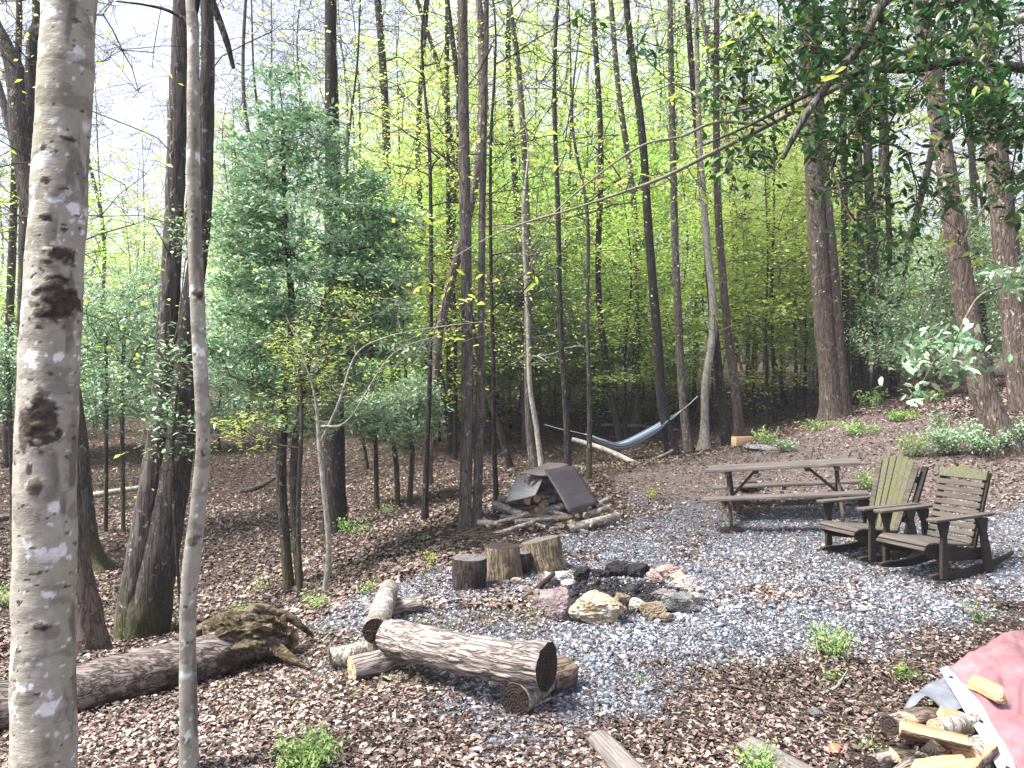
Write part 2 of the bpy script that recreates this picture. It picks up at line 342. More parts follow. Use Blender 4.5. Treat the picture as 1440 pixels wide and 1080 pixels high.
# ------------------------------------------------------------------ litter and gravel (stuff)
def wedge(n, d0, d1, k=.74, p=1.0):
    """points in front of the clearing, denser near"""
    y = d0 * (d1 / d0) ** (rng.random(n) ** p); x = U(-1, 1, n) * (k * y + .4); return x, y
def normal_frame(x, y, Rm):
    e = .06; hx = (height(x + e, y) - height(x - e, y)) / (2 * e); hy = (height(x, y + e) - height(x, y - e)) / (2 * e)
    nz = np.stack([-hx, -hy, np.ones_like(hx)], -1); nz /= np.linalg.norm(nz, axis=1)[:, None]
    tx = np.stack([np.ones_like(hx), np.zeros_like(hx), hx], -1); tx /= np.linalg.norm(tx, axis=1)[:, None]
    ty = np.cross(nz, tx); return np.stack([tx, ty, nz], -1) @ Rm
mb = MB()
for n, d0, d1, s0, s1 in ((170000, 2.6, 9, .012, .042), (250000, 6, 34, .028, .08)):
    x, y = wedge(n, d0, d1); g = gravel_mask(x, y); dm = dirt_mask(x, y)
    keep = rng.random(n) < (1 - .90 * sstep(.15, .8, g)) * (1 - .3 * dm) * np.clip(2.2 * n2(x, y, 1.1, 21) - .15, .10, 1)
    x, y = x[keep], y[keep]; n = len(x)
    sz = (s0 + (s1 - s0) * rng.random(n) ** 1.7) * (1 - .3 * dirt_mask(x, y)) * (1 - .3 * gravel_mask(x, y))
    patch = n2(x, y, .7, 22)
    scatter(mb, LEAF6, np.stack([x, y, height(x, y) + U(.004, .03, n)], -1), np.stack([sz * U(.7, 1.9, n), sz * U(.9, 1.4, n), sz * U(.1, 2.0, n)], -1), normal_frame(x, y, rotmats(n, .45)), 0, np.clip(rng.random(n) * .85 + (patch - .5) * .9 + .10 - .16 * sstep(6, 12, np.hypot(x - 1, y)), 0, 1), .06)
n = 9000; x, y = wedge(n, 2.6, 24); sz = np.exp(rng.normal(math.log(.09), .5, n)); keep = rng.random(n) < 1 - .75 * gravel_mask(x, y); x, y, sz = x[keep], y[keep], sz[keep]; n = len(x)   # fallen twigs
scatter(mb, LEAF4, np.stack([x, y, height(x, y) + U(.006, .025, n)], -1), np.stack([np.full(n, .011) * np.clip(y / 7, 1, 2.5), sz, np.full(n, .05)], -1), normal_frame(x, y, rotmats(n, .12)), 0, rng.random(n) ** .8 * .9)
n = 80000; x, y = wedge(n, 2.6, 16); sz = U(.008, .028, n)     # crumbs of bark and leaf over everything
scatter(mb, LEAF4, np.stack([x, y, height(x, y) + U(.003, .02, n)], -1), np.stack([sz * .6, sz * U(.8, 2.5, n), sz], -1), normal_frame(x, y, rotmats(n, .5)), 0, rng.random(n))
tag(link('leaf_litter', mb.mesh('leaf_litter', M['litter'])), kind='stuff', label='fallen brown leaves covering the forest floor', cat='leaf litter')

OCT = (np.array([(1, 0, 0), (0, 1, 0), (-1, 0, 0), (0, -1, 0), (0, 0, .75), (0, 0, -.75)]) * .5,
       [np.array([(0, 1, 4), (1, 2, 4), (2, 3, 4), (3, 0, 4), (1, 0, 5), (2, 1, 5), (3, 2, 5), (0, 3, 5)])])
mb = MB(); n = 240000; x, y = wedge(n, 3.2, 13.5)
g = gravel_mask(x, y); keep = rng.random(n) < sstep(.12, .75, g) + .02; x, y = x[keep], y[keep]; n = len(x)
sz = np.exp(rng.normal(math.log(.0195), .38, n))
scatter(mb, OCT, np.stack([x, y, height(x, y) + sz * .12], -1), np.stack([sz * U(.8, 1.5, n), sz, sz * U(.5, .9, n)], -1), rotmats(n, .5), 0, np.clip(rng.random(n) ** 1.15 + .25 * (n2(x, y, 1.3, 31) - .5), 0, 1), .12)
tag(link('gravel', mb.mesh('gravel', M['gravel'])), kind='stuff', label='blue-grey crushed stone spread round the fire ring', cat='gravel')

mb = MB(); n = 42000; x, y = wedge(n, 2.7, 30); m = n2(x, y, .55, 41); keep = (rng.random(n) < sstep(.52, .68, m)) & (gravel_mask(x, y) < .5); x, y = x[keep], y[keep]; n = len(x); sz = U(.010, .028, n) * np.clip(y / 6, .8, 2)
scatter(mb, LEAF4, np.stack([x, y, height(x, y) + U(.004, .035, n)], -1), np.stack([sz, sz * 1.3, sz], -1), rotmats(n, .9))
tag(link('ground_cover', mb.mesh('ground_cover', M['leaf_mid'])), kind='stuff', label='sprinkling of tiny green seedlings and moss', cat='ground cover')

# ------------------------------------------------------------------ trees
def arc(a, b, up, n, jit):
    """branch from a to b, leaving a in direction up"""
    L = np.linalg.norm(b - a); c = a + (b - a) * .45 + up * L * .22
    t = np.linspace(0, 1, n)[:, None]; p = (1 - t) ** 2 * a + 2 * t * (1 - t) * c + t * t * b
    p[1:-1] += rng.normal(0, jit * L, (n - 2, 3)); return p
def colonize(stems, att, rt=.006, kink=.025, down=.8, expo=2.3, maxr=.6):
    """connect attractor points to the nearest branch already grown; returns tubes"""
    nodes = []; par = []; rad = []; trunk_n = 0
    for path, rr in stems:
        for k in range(len(path)): nodes.append(path[k]); par.append(-1); rad.append(rr[k])
    nodes = list(nodes); trunk_n = len(nodes); NP = np.array(nodes)
    att = np.asarray(att); d = np.array([np.min(np.linalg.norm(NP - a, axis=1)) for a in att]); att = att[np.argsort(d)]
    brs = []
    cap = 60000; buf = np.zeros((cap, 3)); buf[:trunk_n] = NP; cnt = trunk_n; par = list(par)
    for a in att:
        dv = a - buf[:cnt]; dist = np.linalg.norm(dv, axis=1)
        cost = dist + down * np.maximum(0, -dv[:, 2] + .15 * dist); j = int(np.argmin(cost)); L = dist[j]
        if L < .03: continue
        ns = int(np.clip(round(L / .35), 2, 9)) + 1
        pa = arc(buf[j].copy(), a, np.array([0, 0, .5 if L > .5 else .2]), ns, kink)
        ids = [j]
        for q in pa[1:]:
            buf[cnt] = q; par.append(ids[-1]); ids.append(cnt); cnt += 1
        brs.append(ids)
        if cnt > cap - 20: break
    load = np.zeros(cnt); leafw = np.ones(cnt)
    r = np.full(cnt, 0.); acc = np.zeros(cnt)
    for k in range(cnt - 1, trunk_n - 1, -1):
        acc[k] = max(acc[k], rt ** expo) ; r[k] = acc[k] ** (1 / expo); acc[par[k]] += acc[k] * 1.0 if par[k] >= trunk_n else 0
    rad = np.array(rad)
    out = []; maxr = min(maxr, float(rad.max()) * .38)
    for ids in brs:
        pa = buf[ids]; rr = r[ids].copy()
        if ids[0] < trunk_n: rr = np.minimum(rr, rad[ids[0]] * .7); rr[0] = min(rr[1] * 1.25, rad[ids[0]] * .8)
        else: rr[0] = min(r[ids[0]], rr[1] * 1.3)
        out.append((pa, np.minimum(rr, maxr)))
    return out, buf[:cnt], r
def rough_trunk(amp=.05, fine=14, flare=0., lobes=5, seed=0, fl=.28):
    def d(path, th, r):
        h = path[:, 2] - path[0, 2]; c = np.cos(th)[None] * r; s = np.sin(th)[None] * r
        p = np.stack([(c) * fine + seed, s * fine, np.broadcast_to(h[:, None] * fine * .22, r.shape)], -1)
        q = np.stack([c * 3 + seed, s * 3, np.broadcast_to(h[:, None] * 1.2, r.shape)], -1)
        v = 1 + amp * 2 * (np.abs(fbm(p, 3) - .5) * 2 - .3) + .16 * (fbm(q, 2) - .5)
        if flare: v = v * (1 + flare * np.exp(-np.clip(h, 0, 9) / fl)[:, None] * (.75 + .5 * np.sin(lobes * th + seed)[None] + .2 * np.sin(3 * th)[None]))
        return v
    return d
def twigs(mb, pts, n, L, r, up=.3, mat=0, sides=3):
    tips = []
    for p in pts:
        for _ in range(n):
            v = rng.normal(0, 1, 3); v[2] = v[2] * .6 + up; v /= np.linalg.norm(v); l = L * U(.5, 1.2)
            q = p + v * l; m = (p + q) / 2 + rng.normal(0, l * .08, 3)
            V, Q = tube(np.array([p, m, q]), [r, r * .8, r * .35], sides); mb.add(V, Q, mat); tips.append(m); tips.append(q)
    return np.array(tips)
def tree_meshes(stems, att, bark, leaf=None, nleaf=0, lsize=.06, spread=.25, tilt=.6, rt=.006, tw=(0, .4, .004), sides=10, rings=40, disp=None, kink=.025, down=.8, tmpl=LEAF4, twigmat=None, droop=0., lasp=1., expo=2.3, dense=0):
    """stems: list of (points, radii). returns list of trunk meshes and one crown mesh, in the coordinates given"""
    full = []
    trunks = []
    for k, (pts, rr) in enumerate(stems):
        pa = crom(pts, 2000); ra = np.interp(np.linspace(0, 1, 2000), np.r_[0, np.cumsum(np.linalg.norm(np.diff(np.asarray(pts, float), axis=0), axis=1))] / np.sum(np.linalg.norm(np.diff(np.asarray(pts, float), axis=0), axis=1)), rr)
        zz = pa[:, 2]; wt = np.ones(2000) if not dense else np.where(zz < dense, 1., .04); cw = np.cumsum(wt); ix = np.searchsorted(cw, np.linspace(cw[0], cw[-1], rings)).clip(0, 1999); ix[0] = 0; ix[-1] = 1999; ix = np.unique(ix); full.append((pa[ix], ra[ix])); pa, ra = full[-1]
        m = MB(); V, Q = tube(pa, ra, sides, disp); m.add(V, Q); trunks.append(m.mesh('trunk', bark, True))
    m = MB(); crown = None
    if att is not None and len(att):
        step = max(1, rings // 60)
        tubes, nodes, rad = colonize([(pa[::step], ra[::step]) for pa, ra in full], att, rt, kink, down, expo)
        for pa, ra in tubes: V, Q = tube(pa, ra, 5 if ra[0] > .02 else 3); m.add(V, Q)
        ends = np.array([t[0][-1] for t in tubes]); mids = np.array([t[0][len(t[0]) // 2] for t in tubes])
        tips = twigs(m, ends, tw[0], tw[1], tw[2]) if tw[0] else ends
        if leaf and nleaf:
            src = np.concatenate([tips, ends, mids[::3]]) if tw[0] else np.concatenate([ends, mids])
            idx = rng.integers(0, len(src), nleaf); pos = src[idx] + rng.normal(0, 1, (nleaf, 3)) * np.array([spread, spread, spread * .55]); pos[:, 2] -= droop * rng.random(nleaf)
            sz = U(.4, 1.45, nleaf) * lsize
            Rm = rotmats(nleaf, tilt)
            scatter(m, tmpl, pos, np.stack([sz * lasp, sz, sz], -1), Rm, 1)
        crown = m.mesh('crown', [twigmat or bark, leaf or bark], False)
    return trunks, crown
def ellip(n, c, r, hollow=.35, flat=0):
    v = rng.normal(0, 1, (n, 3)); v /= np.linalg.norm(v, axis=1)[:, None]; s = (hollow + (1 - hollow) * rng.random(n)) ** .6
    p = v * s[:, None] * np.array(r) + np.array(c)
    if flat: p[:, 2] = np.round(p[:, 2] / flat) * flat + rng.normal(0, flat * .12, n)
    return p
def place_tree(name, label, cat, base, trunks, crown, group=None):
    o = empty(name, base, label, cat, group)
    for t in trunks: link('trunk', t, o)
    if crown: link('crown', crown, o)
    return o
def px_tree(name, label, d, stems_px, bark, H=15, att_n=90, group=None, leaf='leaf_spring', nleaf=700, lsize=.06, fork=.45, crown_r=2.2, low=0, disp=None, sides=12, rings=60, cat='tree', flare=.5, twigmat=None, amp=.05, rt=.007, lowr=1.3, tw=(3, .45, .004), fl=.28):
    """a tree standing d metres off; each stem: list of (px,py,halfwidth px) from the foot up; grows on to height H"""
    st = []; base = None
    for pts in stems_px:
        w = np.array([P(a, b, d) for a, b, c in pts]); rr = [c / F * d for a, b, c in pts]
        if base is None:
            g = gz(w[0, 0], w[0, 1]); base = np.array([w[0, 0], w[0, 1], g])
        w[0, 2] = min(w[0, 2], gz(w[0, 0], w[0, 1])) - .12
        top = w[-1]; dr = (w[-1] - w[-2]); dr = dr / np.linalg.norm(dr); k = max(1, (base[2] + H - top[2]))
        if k > 1.2:
            e1 = top + (dr * .6 + np.array([0, 0, .4])) * k * .5 + rng.normal(0, .1, 3); e2 = top + (dr * .3 + np.array([0, 0, .7])) * k + rng.normal(0, .2, 3)
            w = np.vstack([w, e1, e2]); rr = rr + [rr[-1] * .65, rr[-1] * .2]
        st.append((w - base, rr))
    top = st[0][0][-1]; nA = att_n; parts = []
    zc = H * (fork + (1 - fork) * .5)
    for s_, r_ in st:
        c = crom(s_, 50); j = np.argmin(abs(c[:, 2] - zc)); parts.append(ellip(nA // len(st), (c[j, 0], c[j, 1], zc), (crown_r, crown_r, H * (1 - fork) * .55), .15))
    if low:
        c = crom(st[0][0], 50); hh = U(1.8, H * fork, low); q = np.array([c[np.argmin(abs(c[:, 2] - h))] for h in hh]); a = U(0, 6.28, low); l = U(.3, 1, low) * lowr
        parts.append(q + np.stack([np.cos(a) * l, np.sin(a) * l, U(0, .6, low)], -1))
    dsp = disp or rough_trunk(amp, 14, flare, 5, U(0, 50), fl)
    tr, cr = tree_meshes(st, np.concatenate(parts), M[bark], M[leaf], nleaf, lsize, .3, .6, rt, tw, sides, rings, dsp, twigmat=M[twigmat] if twigmat else None)
    return place_tree(name, label, cat, base, tr, cr, group)
# ------------------------------------------------------------------ the pale beech trunk and the slim young tree in front
def add_marks(o, scars, ring_z, ring_c):
    lich_t = .63
    me = o.data; n = len(me.vertices); V = np.empty(n * 3); me.vertices.foreach_get('co', V); V = V.reshape(-1, 3)
    L = sstep(lich_t, lich_t + .02, fbm(V * np.array([13, 13, 11]) + 5, 4)) * sstep(.42, .5, fbm(V * 3.1 + 9, 3))
    L = np.maximum(L, sstep(.74, .76, fbm(V * 40, 2)) * .8)
    S = sstep(.735, .75, fbm(V * np.array([26, 26, 40]) + 31, 3)) * .9
    wob = (fbm(V * np.array([30, 30, 34]), 4) - .5)
    for (p, rx, rz, k) in scars:
        dd = np.sqrt(((V[:, 0] - p[0]) ** 2 + (V[:, 1] - p[1]) ** 2) / rx ** 2 + ((V[:, 2] - p[2]) / rz) ** 2)
        S = np.maximum(S, k * sstep(1.15, .85, dd + wob * 1.6))
    # dark brown vertical streaks, stronger towards the right side of the bark
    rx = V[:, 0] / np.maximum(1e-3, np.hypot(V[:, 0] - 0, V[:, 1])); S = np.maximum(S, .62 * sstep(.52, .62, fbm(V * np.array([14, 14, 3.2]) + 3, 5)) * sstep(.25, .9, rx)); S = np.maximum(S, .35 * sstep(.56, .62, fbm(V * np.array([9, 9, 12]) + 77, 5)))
    nr = V.copy(); nr[:, 2] = 0
    big = np.zeros(n)
    for (p, rx_, rz, k) in scars:
        if rx_ > .03: big = np.maximum(big, np.exp(-(((V[:, 0] - p[0]) ** 2 + (V[:, 1] - p[1]) ** 2) / rx_ ** 2 + ((V[:, 2] - p[2]) / rz) ** 2)) )
    ctr = np.stack([np.interp(V[:, 2], ring_z, ring_c[:, 0]), np.interp(V[:, 2], ring_z, ring_c[:, 1])], -1); o2 = V[:, :2] - ctr; o2 /= np.linalg.norm(o2, axis=1)[:, None] + 1e-9
    V[:, :2] += o2 * (big * (.012 + .03 * (fbm(V * 45, 3) - .4)) + .004 * (fbm(V * 30, 3) - .5) * (S > .3))[:, None]; me.vertices.foreach_set('co', V.ravel()); me.update()
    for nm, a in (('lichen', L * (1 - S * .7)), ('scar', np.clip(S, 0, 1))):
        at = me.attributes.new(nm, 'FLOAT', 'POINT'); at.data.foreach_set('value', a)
def pale_tree(name, label, d, pts, rr, scars_px, H, sides, rings, att, extra=()):
    w = np.array([P(a, b, d) for a, b in pts]); g = gz(w[0, 0], w[0, 1]); base = np.array([w[0, 0], w[0, 1], g]); w[0, 2] = g - .15
    r = [q / F * d for q in rr]; top = w[-1]; w = np.vstack([w, top + [.15, 0, 1.6], top + [.2, .1, H]]); r += [r[-1] * .8, r[-1] * .25]
    w = w - base
    def disp(path, th, rad):
        c = np.cos(th)[None] * rad; s = np.sin(th)[None] * rad; h = path[:, 2:3] + 0 * c
        p = np.stack([c * 9, s * 9, h * 5], -1); v = 1 + .14 * (fbm(p, 4) - .5) + .014 * (vnoise(np.stack([c * 2, s * 2, h * 45], -1)) - .5) * (vnoise(np.stack([c * 3 + 9, s * 3, h * 4], -1)) > .5)
        return v * (1 + .35 * np.exp(-np.clip(h - h[0, 0], 0, 5) / .2))
    tr, cr = tree_meshes([(w, r)] + [(np.array([P(a, b, d) for a, b in q]) - base, np.array(rr_) / F * d) for q, rr_ in extra], att(w), M['beech' if sides > 60 else 'youngbark'], M['leaf_spring'], 260 if sides > 60 else 8, .05, .25, .6, .006, (3, .4, .003), sides, rings, disp, twigmat=M['twig'], dense=3.9)
    for t_ in tr[1:]: t_.materials[0] = M['dark']
    o = place_tree(name, label, 'tree', base, tr, cr)
    sc = []
    for (px, py, wx, wz, k) in scars_px:
        c = P(px, py, d - rr[0] / F * d * .9) - base; sc.append((c, wx / F * d, wz / F * d, k))
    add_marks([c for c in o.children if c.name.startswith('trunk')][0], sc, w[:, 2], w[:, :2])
    return o
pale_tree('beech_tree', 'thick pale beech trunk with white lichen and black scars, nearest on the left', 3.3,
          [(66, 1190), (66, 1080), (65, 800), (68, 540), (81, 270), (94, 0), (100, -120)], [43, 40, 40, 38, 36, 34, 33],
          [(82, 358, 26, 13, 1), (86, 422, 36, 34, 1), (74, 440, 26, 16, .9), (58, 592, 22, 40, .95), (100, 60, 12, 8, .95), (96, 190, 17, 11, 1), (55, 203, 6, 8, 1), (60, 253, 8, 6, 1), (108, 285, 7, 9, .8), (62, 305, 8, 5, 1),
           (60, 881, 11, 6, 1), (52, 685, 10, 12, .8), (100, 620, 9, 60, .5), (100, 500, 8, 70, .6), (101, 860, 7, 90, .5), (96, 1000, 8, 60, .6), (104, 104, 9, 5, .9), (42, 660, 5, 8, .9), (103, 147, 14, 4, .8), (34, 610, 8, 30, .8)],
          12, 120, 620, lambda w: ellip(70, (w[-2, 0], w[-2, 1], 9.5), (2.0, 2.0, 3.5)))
pale_tree('young_tree', 'slim crooked young tree with smooth greenish bark', 3.65,
          [(268, 1140), (269, 1080), (266, 880), (271, 790), (281, 700), (286, 610), (278, 450), (271, 270), (269, 60), (268, -100)], [13, 12, 11, 11.5, 10.5, 9.5, 10, 9, 8, 7.5],
          [(286, 640, 6, 5, .9), (272, 762, 7, 5, .6), (279, 413, 9, 7, 1), (279, 790, 5, 5, .9), (270, 297, 4, 4, .9), (278, 343, 4, 4, .9), (281, 755, 7, 4, .7), (265, 930, 6, 5, .5), (272, 180, 5, 4, .8)],
          7, 48, 420, lambda w: np.array([P(292, -130, 3.6), P(232, -110, 3.6), P(200, -120, 3.6), P(250, -190, 3.8), P(330, -160, 3.8), P(200, -220, 3.5)]) - np.array([w[0, 0] * 0 + P(268, 1140, 3.65)[0], 3.65, gz(P(268, 1140, 3.65)[0], 3.65)]), [([(270, -60), (286, -25), (303, 18), (317, 58), (326, 93)], [5, 4, 3.6, 3.2, 2]), ([(271, 62), (262, 30), (235, 12), (200, 3), (160, -2)], [4, 2.6, 2, 1.4, 1]), ([(270, 60), (268, 30), (274, 0), (278, -40)], [5, 4, 3.5, 3])])

# ------------------------------------------------------------------ standing trees one can tell apart
px_tree('oak_tree', 'big twin-stemmed oak with mossy foot behind the slim crooked tree', 8.7,
        [[(205, 925, 30), (210, 870, 29), (232, 760, 23), (250, 650, 20), (258, 540, 16), (270, 420, 14), (284, 300, 12), (287, 150, 11), (288, 0, 9)],
         [(186, 925, 22), (188, 860, 21), (206, 740, 18), (222, 620, 15), (232, 500, 14), (241, 350, 13.5), (247, 180, 12.5), (252, 0, 12)]], 'oak', 17, 120, low=14, leaf='leaf_spring', nleaf=2500, sides=40, rings=300, flare=.35, amp=.09, lowr=1.6)
px_tree('forest_tree', 'reddish trunk half hidden right behind the pale beech trunk', 7.4, [[(128, 925, 30), (120, 860, 24), (106, 760, 15), (97, 650, 12), (92, 500, 11), (92, 300, 10), (92, 0, 9)]], 'redbark', 15, 80, low=8, sides=30, rings=200, flare=.5, amp=.08)
px_tree('forest_tree', 'black leaning forked trunk with mossy roots at the left edge', 11.5,
        [[(128, 800, 22), (122, 770, 18), (117, 700, 14), (108, 600, 12), (82, 450, 11), (48, 300, 12), (27, 180, 16), (20, 110, 14), (3, 60, 9), (-25, -10, 7)],
         [(30, 170, 10), (40, 105, 9), (58, 50, 8), (75, -10, 6)]], 'mossy', 14, 100, low=10, sides=30, rings=200, flare=.9, amp=.07, fl=.2)
px_tree('forest_tree', 'thick dark trunk rising behind the big holly', 13, [[(474, 760, 19), (472, 700, 16), (470, 600, 15), (467, 300, 11), (465, 150, 9.5), (463, 0, 8)]], 'dark', 20, 110, low=14, sides=24, rings=160, amp=.08)
px_tree('forest_tree', 'slender dark two-stemmed tree left of the wood pile', 9.8,
        [[(655, 752, 10), (655, 700, 8.5), (657, 500, 8.5), (653, 250, 8), (650, 0, 7)], [(670, 750, 8), (672, 700, 6.5), (676, 500, 5.5), (678, 300, 5), (682, 100, 4), (684, 0, 3.5)]], 'greybark', 16, 110, low=16, sides=20, rings=160, flare=.4, amp=.07)
def T(label, d, pts, bark, **k):
    k.setdefault('H', 14); k.setdefault('att_n', 80); k.setdefault('low', 12); return px_tree('forest_tree', label, d, [pts] if not isinstance(pts[0][0], tuple) else pts, bark, **k)
T('dark curving tree crossing behind the hammock', 17.5, [(948, 645, 10), (940, 610, 8), (930, 560, 7.5), (925, 480, 7), (913, 330, 6), (905, 200, 5.5), (893, 100, 5), (882, 0, 4.5)], 'dark')
T('slim grey tree just right of the curving tree behind the hammock', 18.3, [(970, 638, 7), (960, 560, 6), (952, 400, 5.5), (948, 250, 5), (944, 0, 4)], 'greybark')
T('pale-footed lichened tree holding the right end of the hammock', 18, [(990, 637, 9), (991, 600, 6), (992, 540, 5.5), (1004, 450, 6), (994, 330, 5), (985, 200, 4), (980, 0, 3.5)], 'palebark', flare=.8)
T('leaning dark tree left of the wooden box', 18.2, [(1024, 628, 7), (1012, 540, 6.5), (1001, 420, 6), (990, 280, 5), (975, 100, 4.5), (968, 0, 4)], 'dark')
T('reddish dark tree beside the wooden box', 18.6, [(1042, 618, 7), (1033, 540, 6.5), (1022, 450, 6), (1012, 320, 5.5), (1009, 200, 5), (1010, 0, 4)], 'redbark')
T('big double-trunk tree on the rise behind the picnic table', 16, [[(1172, 590, 17), (1165, 520, 14), (1155, 400, 13), (1146, 250, 12), (1140, 100, 11), (1136, 0, 10)], [(1184, 588, 13), (1180, 520, 11), (1172, 400, 9.5), (1161, 250, 8), (1152, 100, 7), (1148, 0, 6)]], 'redbark', H=18, sides=24, rings=160, amp=.09)
T('brown leaning tree with pale shrubs at its foot above the chairs', 10.4, [(1408, 625, 26), (1396, 590, 20), (1380, 540, 17), (1368, 480, 15), (1348, 350, 14), (1331, 220, 13), (1313, 100, 12), (1298, 0, 11)], 'redbark', H=16, sides=28, rings=200, flare=.4, amp=.09)
T('thick brown leaning tree at the right edge of the picture', 12.5, [(1452, 640, 24), (1441, 560, 20), (1430, 470, 18), (1412, 300, 16), (1398, 150, 15), (1384, 0, 13)], 'redbark', H=17, sides=28, rings=200, amp=.09)
T('straight black tree right of the double-trunk tree', 20, [(1190, 582, 6), (1190, 400, 5), (1188, 200, 4.5), (1187, 0, 4)], 'dark')
T('dark tree on the skyline, second right of the double-trunk tree', 21, [(1218, 565, 7), (1216, 500, 6), (1212, 350, 5), (1208, 100, 4)], 'greybark')
T('stout black tree leaning left on the right-hand rise', 20, [(1242, 560, 9), (1236, 480, 8), (1229, 380, 7), (1222, 200, 6), (1215, 0, 5)], 'dark')
T('thin black tree beside the stout black leaning one', 21.5, [(1258, 553, 5), (1254, 450, 4), (1250, 250, 3.5), (1246, 0, 3)], 'dark')
T('thin dark tree right of the leaning brown trunk', 17, [(1393, 560, 6), (1386, 480, 5), (1376, 360, 4.5), (1366, 150, 4)], 'dark')
T('dark upright tree at the far right skyline', 22, [(1330, 548, 6), (1328, 400, 5), (1330, 250, 4), (1326, 50, 3.5)], 'greybark')
T('dark straight tree behind the wood pile, right of the others', 13.6, [(800, 665, 5), (795, 560, 4.3), (789, 480, 4), (785, 300, 3.5), (780, 100, 3)], 'dark', att_n=50)
T('thin olive tree between wood pile and hammock', 13, [(828, 680, 4), (829, 560, 3.5), (826, 450, 3), (826, 300, 2.6)], 'mossy', H=8, att_n=50)
T('thin black tree left of the wood pile, right of the two-stemmed tree', 11.5, [(699, 702, 4), (695, 620, 3.4), (694, 520, 3), (690, 350, 2.6), (690, 200, 2.2)], 'dark', H=9, att_n=50)
T('thin black tree in the hollow left of the two-stemmed tree', 12.2, [(597, 712, 5), (600, 640, 4), (604, 540, 3.5), (606, 380, 3), (603, 200, 2.5)], 'dark', H=9, att_n=50)
T('black tree in the middle distance behind the small holly', 20, [(634, 640, 5), (632, 520, 4.5), (631, 300, 4), (628, 100, 3.5), (628, 0, 3)], 'dark')
T('mottled tree holding the left end of the hammock', 17, [(752, 655, 6), (744, 600, 5), (742, 500, 5), (741, 300, 4.5), (730, 100, 4), (716, 0, 3.5)], 'greybark')
T('pale crooked sapling beside the mottled hammock tree', 16, [(763, 655, 4), (754, 600, 3.6), (745, 540, 3.2), (742, 450, 2.8), (736, 300, 2.4)], 'palebark', H=8, att_n=40)
T('reddish slim tree at the far left edge', 19, [(10, 600, 6), (12, 480, 5.5), (16, 330, 5), (19, 180, 4.5), (22, 0, 4)], 'redbark')
T('slim brown tree left of the pale beech, deeper in', 17, [(32, 640, 7), (37, 480, 6.5), (41, 300, 6), (45, 100, 5), (46, 0, 5)], 'redbark')
T('dark far tree right of the big holly', 24, [(560, 640, 9), (558, 560, 7), (545, 300, 6), (541, 150, 5.5), (530, 0, 5)], 'dark', H=18)
T('dark slender tree high in the centre of the wood', 24, [(735, 625, 7), (738, 450, 5), (726, 280, 4.5), (715, 100, 4), (716, 0, 3.5)], 'dark', H=18)
T('dark tree behind the twigs, left of the hammock tree', 22, [(893, 610, 6), (894, 480, 5), (893, 300, 4.5), (870, 120, 4), (860, 0, 3.5)], 'greybark', H=17)

# hollies: dense evergreen crowns
def holly(label, d, stems_px, blobs, natt, nleaf, ls=.05, leaf='leaf_holly', bark='mossy', name='holly_tree', tilt=.9, tw=(5, .28, .003), spread=.07, lasp=.75, droop=0., cat='tree', tmpl=LEAF6, rt=.005, twm='twig', group=None, layer=0):
    st = []; base = None
    for pts in stems_px:
        w = np.array([P(a, b, d) for a, b, c in pts])
        if base is None: g = gz(w[0, 0], w[0, 1]); base = np.array([w[0, 0], w[0, 1], g])
        w[0, 2] = min(w[0, 2], gz(w[0, 0], w[0, 1])) - .1
        st.append((w - base, [c / F * d for a, b, c in pts]))
    A = []; tot = sum(b[2] * b[3] for b in blobs)
    for (cx, cy, wx, wz, *dd) in blobs:
        db = d + (dd[0] if dd else 0); c = P(cx, cy, db) - base; rx = wx / F * db; rz = wz / F * db
        A.append(ellip(max(3, int(natt * wx * wz / tot)), c, (rx, min(rx, 1.6), rz), .45, layer))
    tr, cr = tree_meshes(st, np.concatenate(A), M[bark], M[leaf], nleaf, ls, spread, tilt, rt, tw, 16, 60, rough_trunk(.06, 16, .4, 5, U(0, 40), .15), twigmat=M[twm], droop=droop, lasp=lasp, tmpl=tmpl, down=1.2)
    return place_tree(name, label, cat, base, tr, cr, group)
holly('big dense blue-green holly in the middle of the left half', 9.6,
      [[(410, 838, 8), (402, 760, 7), (396, 680, 7), (398, 600, 6.5), (410, 450, 5), (400, 300, 4), (395, 150, 2)], [(424, 800, 6), (414, 720, 5), (416, 620, 5), (440, 480, 4), (480, 350, 2.5)]],
      [(400, 160, 42, 60), (430, 215, 70, 50), (450, 300, 125, 60), (440, 390, 150, 70, .3), (420, 480, 135, 60, .2), (520, 350, 70, 110), (370, 560, 70, 40, -.3), (350, 250, 40, 60), (350, 330, 60, 70), (520, 500, 75, 60), (470, 565, 80, 45, .3), (360, 480, 70, 50, -.2), (540, 420, 60, 50)], 620, 40000, .076, tilt=.7, spread=.075, layer=.42)
holly('yellow-leaved drooping sapling in front of the big holly', 8.6, [[(424, 842, 4), (420, 720, 3.5), (424, 600, 3), (420, 500, 2)]],
      [(380, 590, 65, 20), (430, 480, 60, 40), (350, 610, 40, 14), (440, 540, 50, 30), (480, 430, 40, 30)], 70, 2000, .055, 'leaf_spring', 'mossy', 'sapling', .5, (3, .25, .003), .05, .5, .12)
holly('small pale-green holly with several thin stems behind the log seats', 14, [[(560, 690, 4), (556, 640, 3.5), (540, 590, 3)], [(575, 690, 4), (580, 640, 3.5), (575, 590, 3)], [(530, 665, 4), (528, 620, 3), (520, 590, 2)]],
      [(560, 595, 60, 38), (515, 580, 45, 25), (580, 565, 40, 35), (480, 590, 40, 20)], 190, 9500, .075, 'leaf_pale')
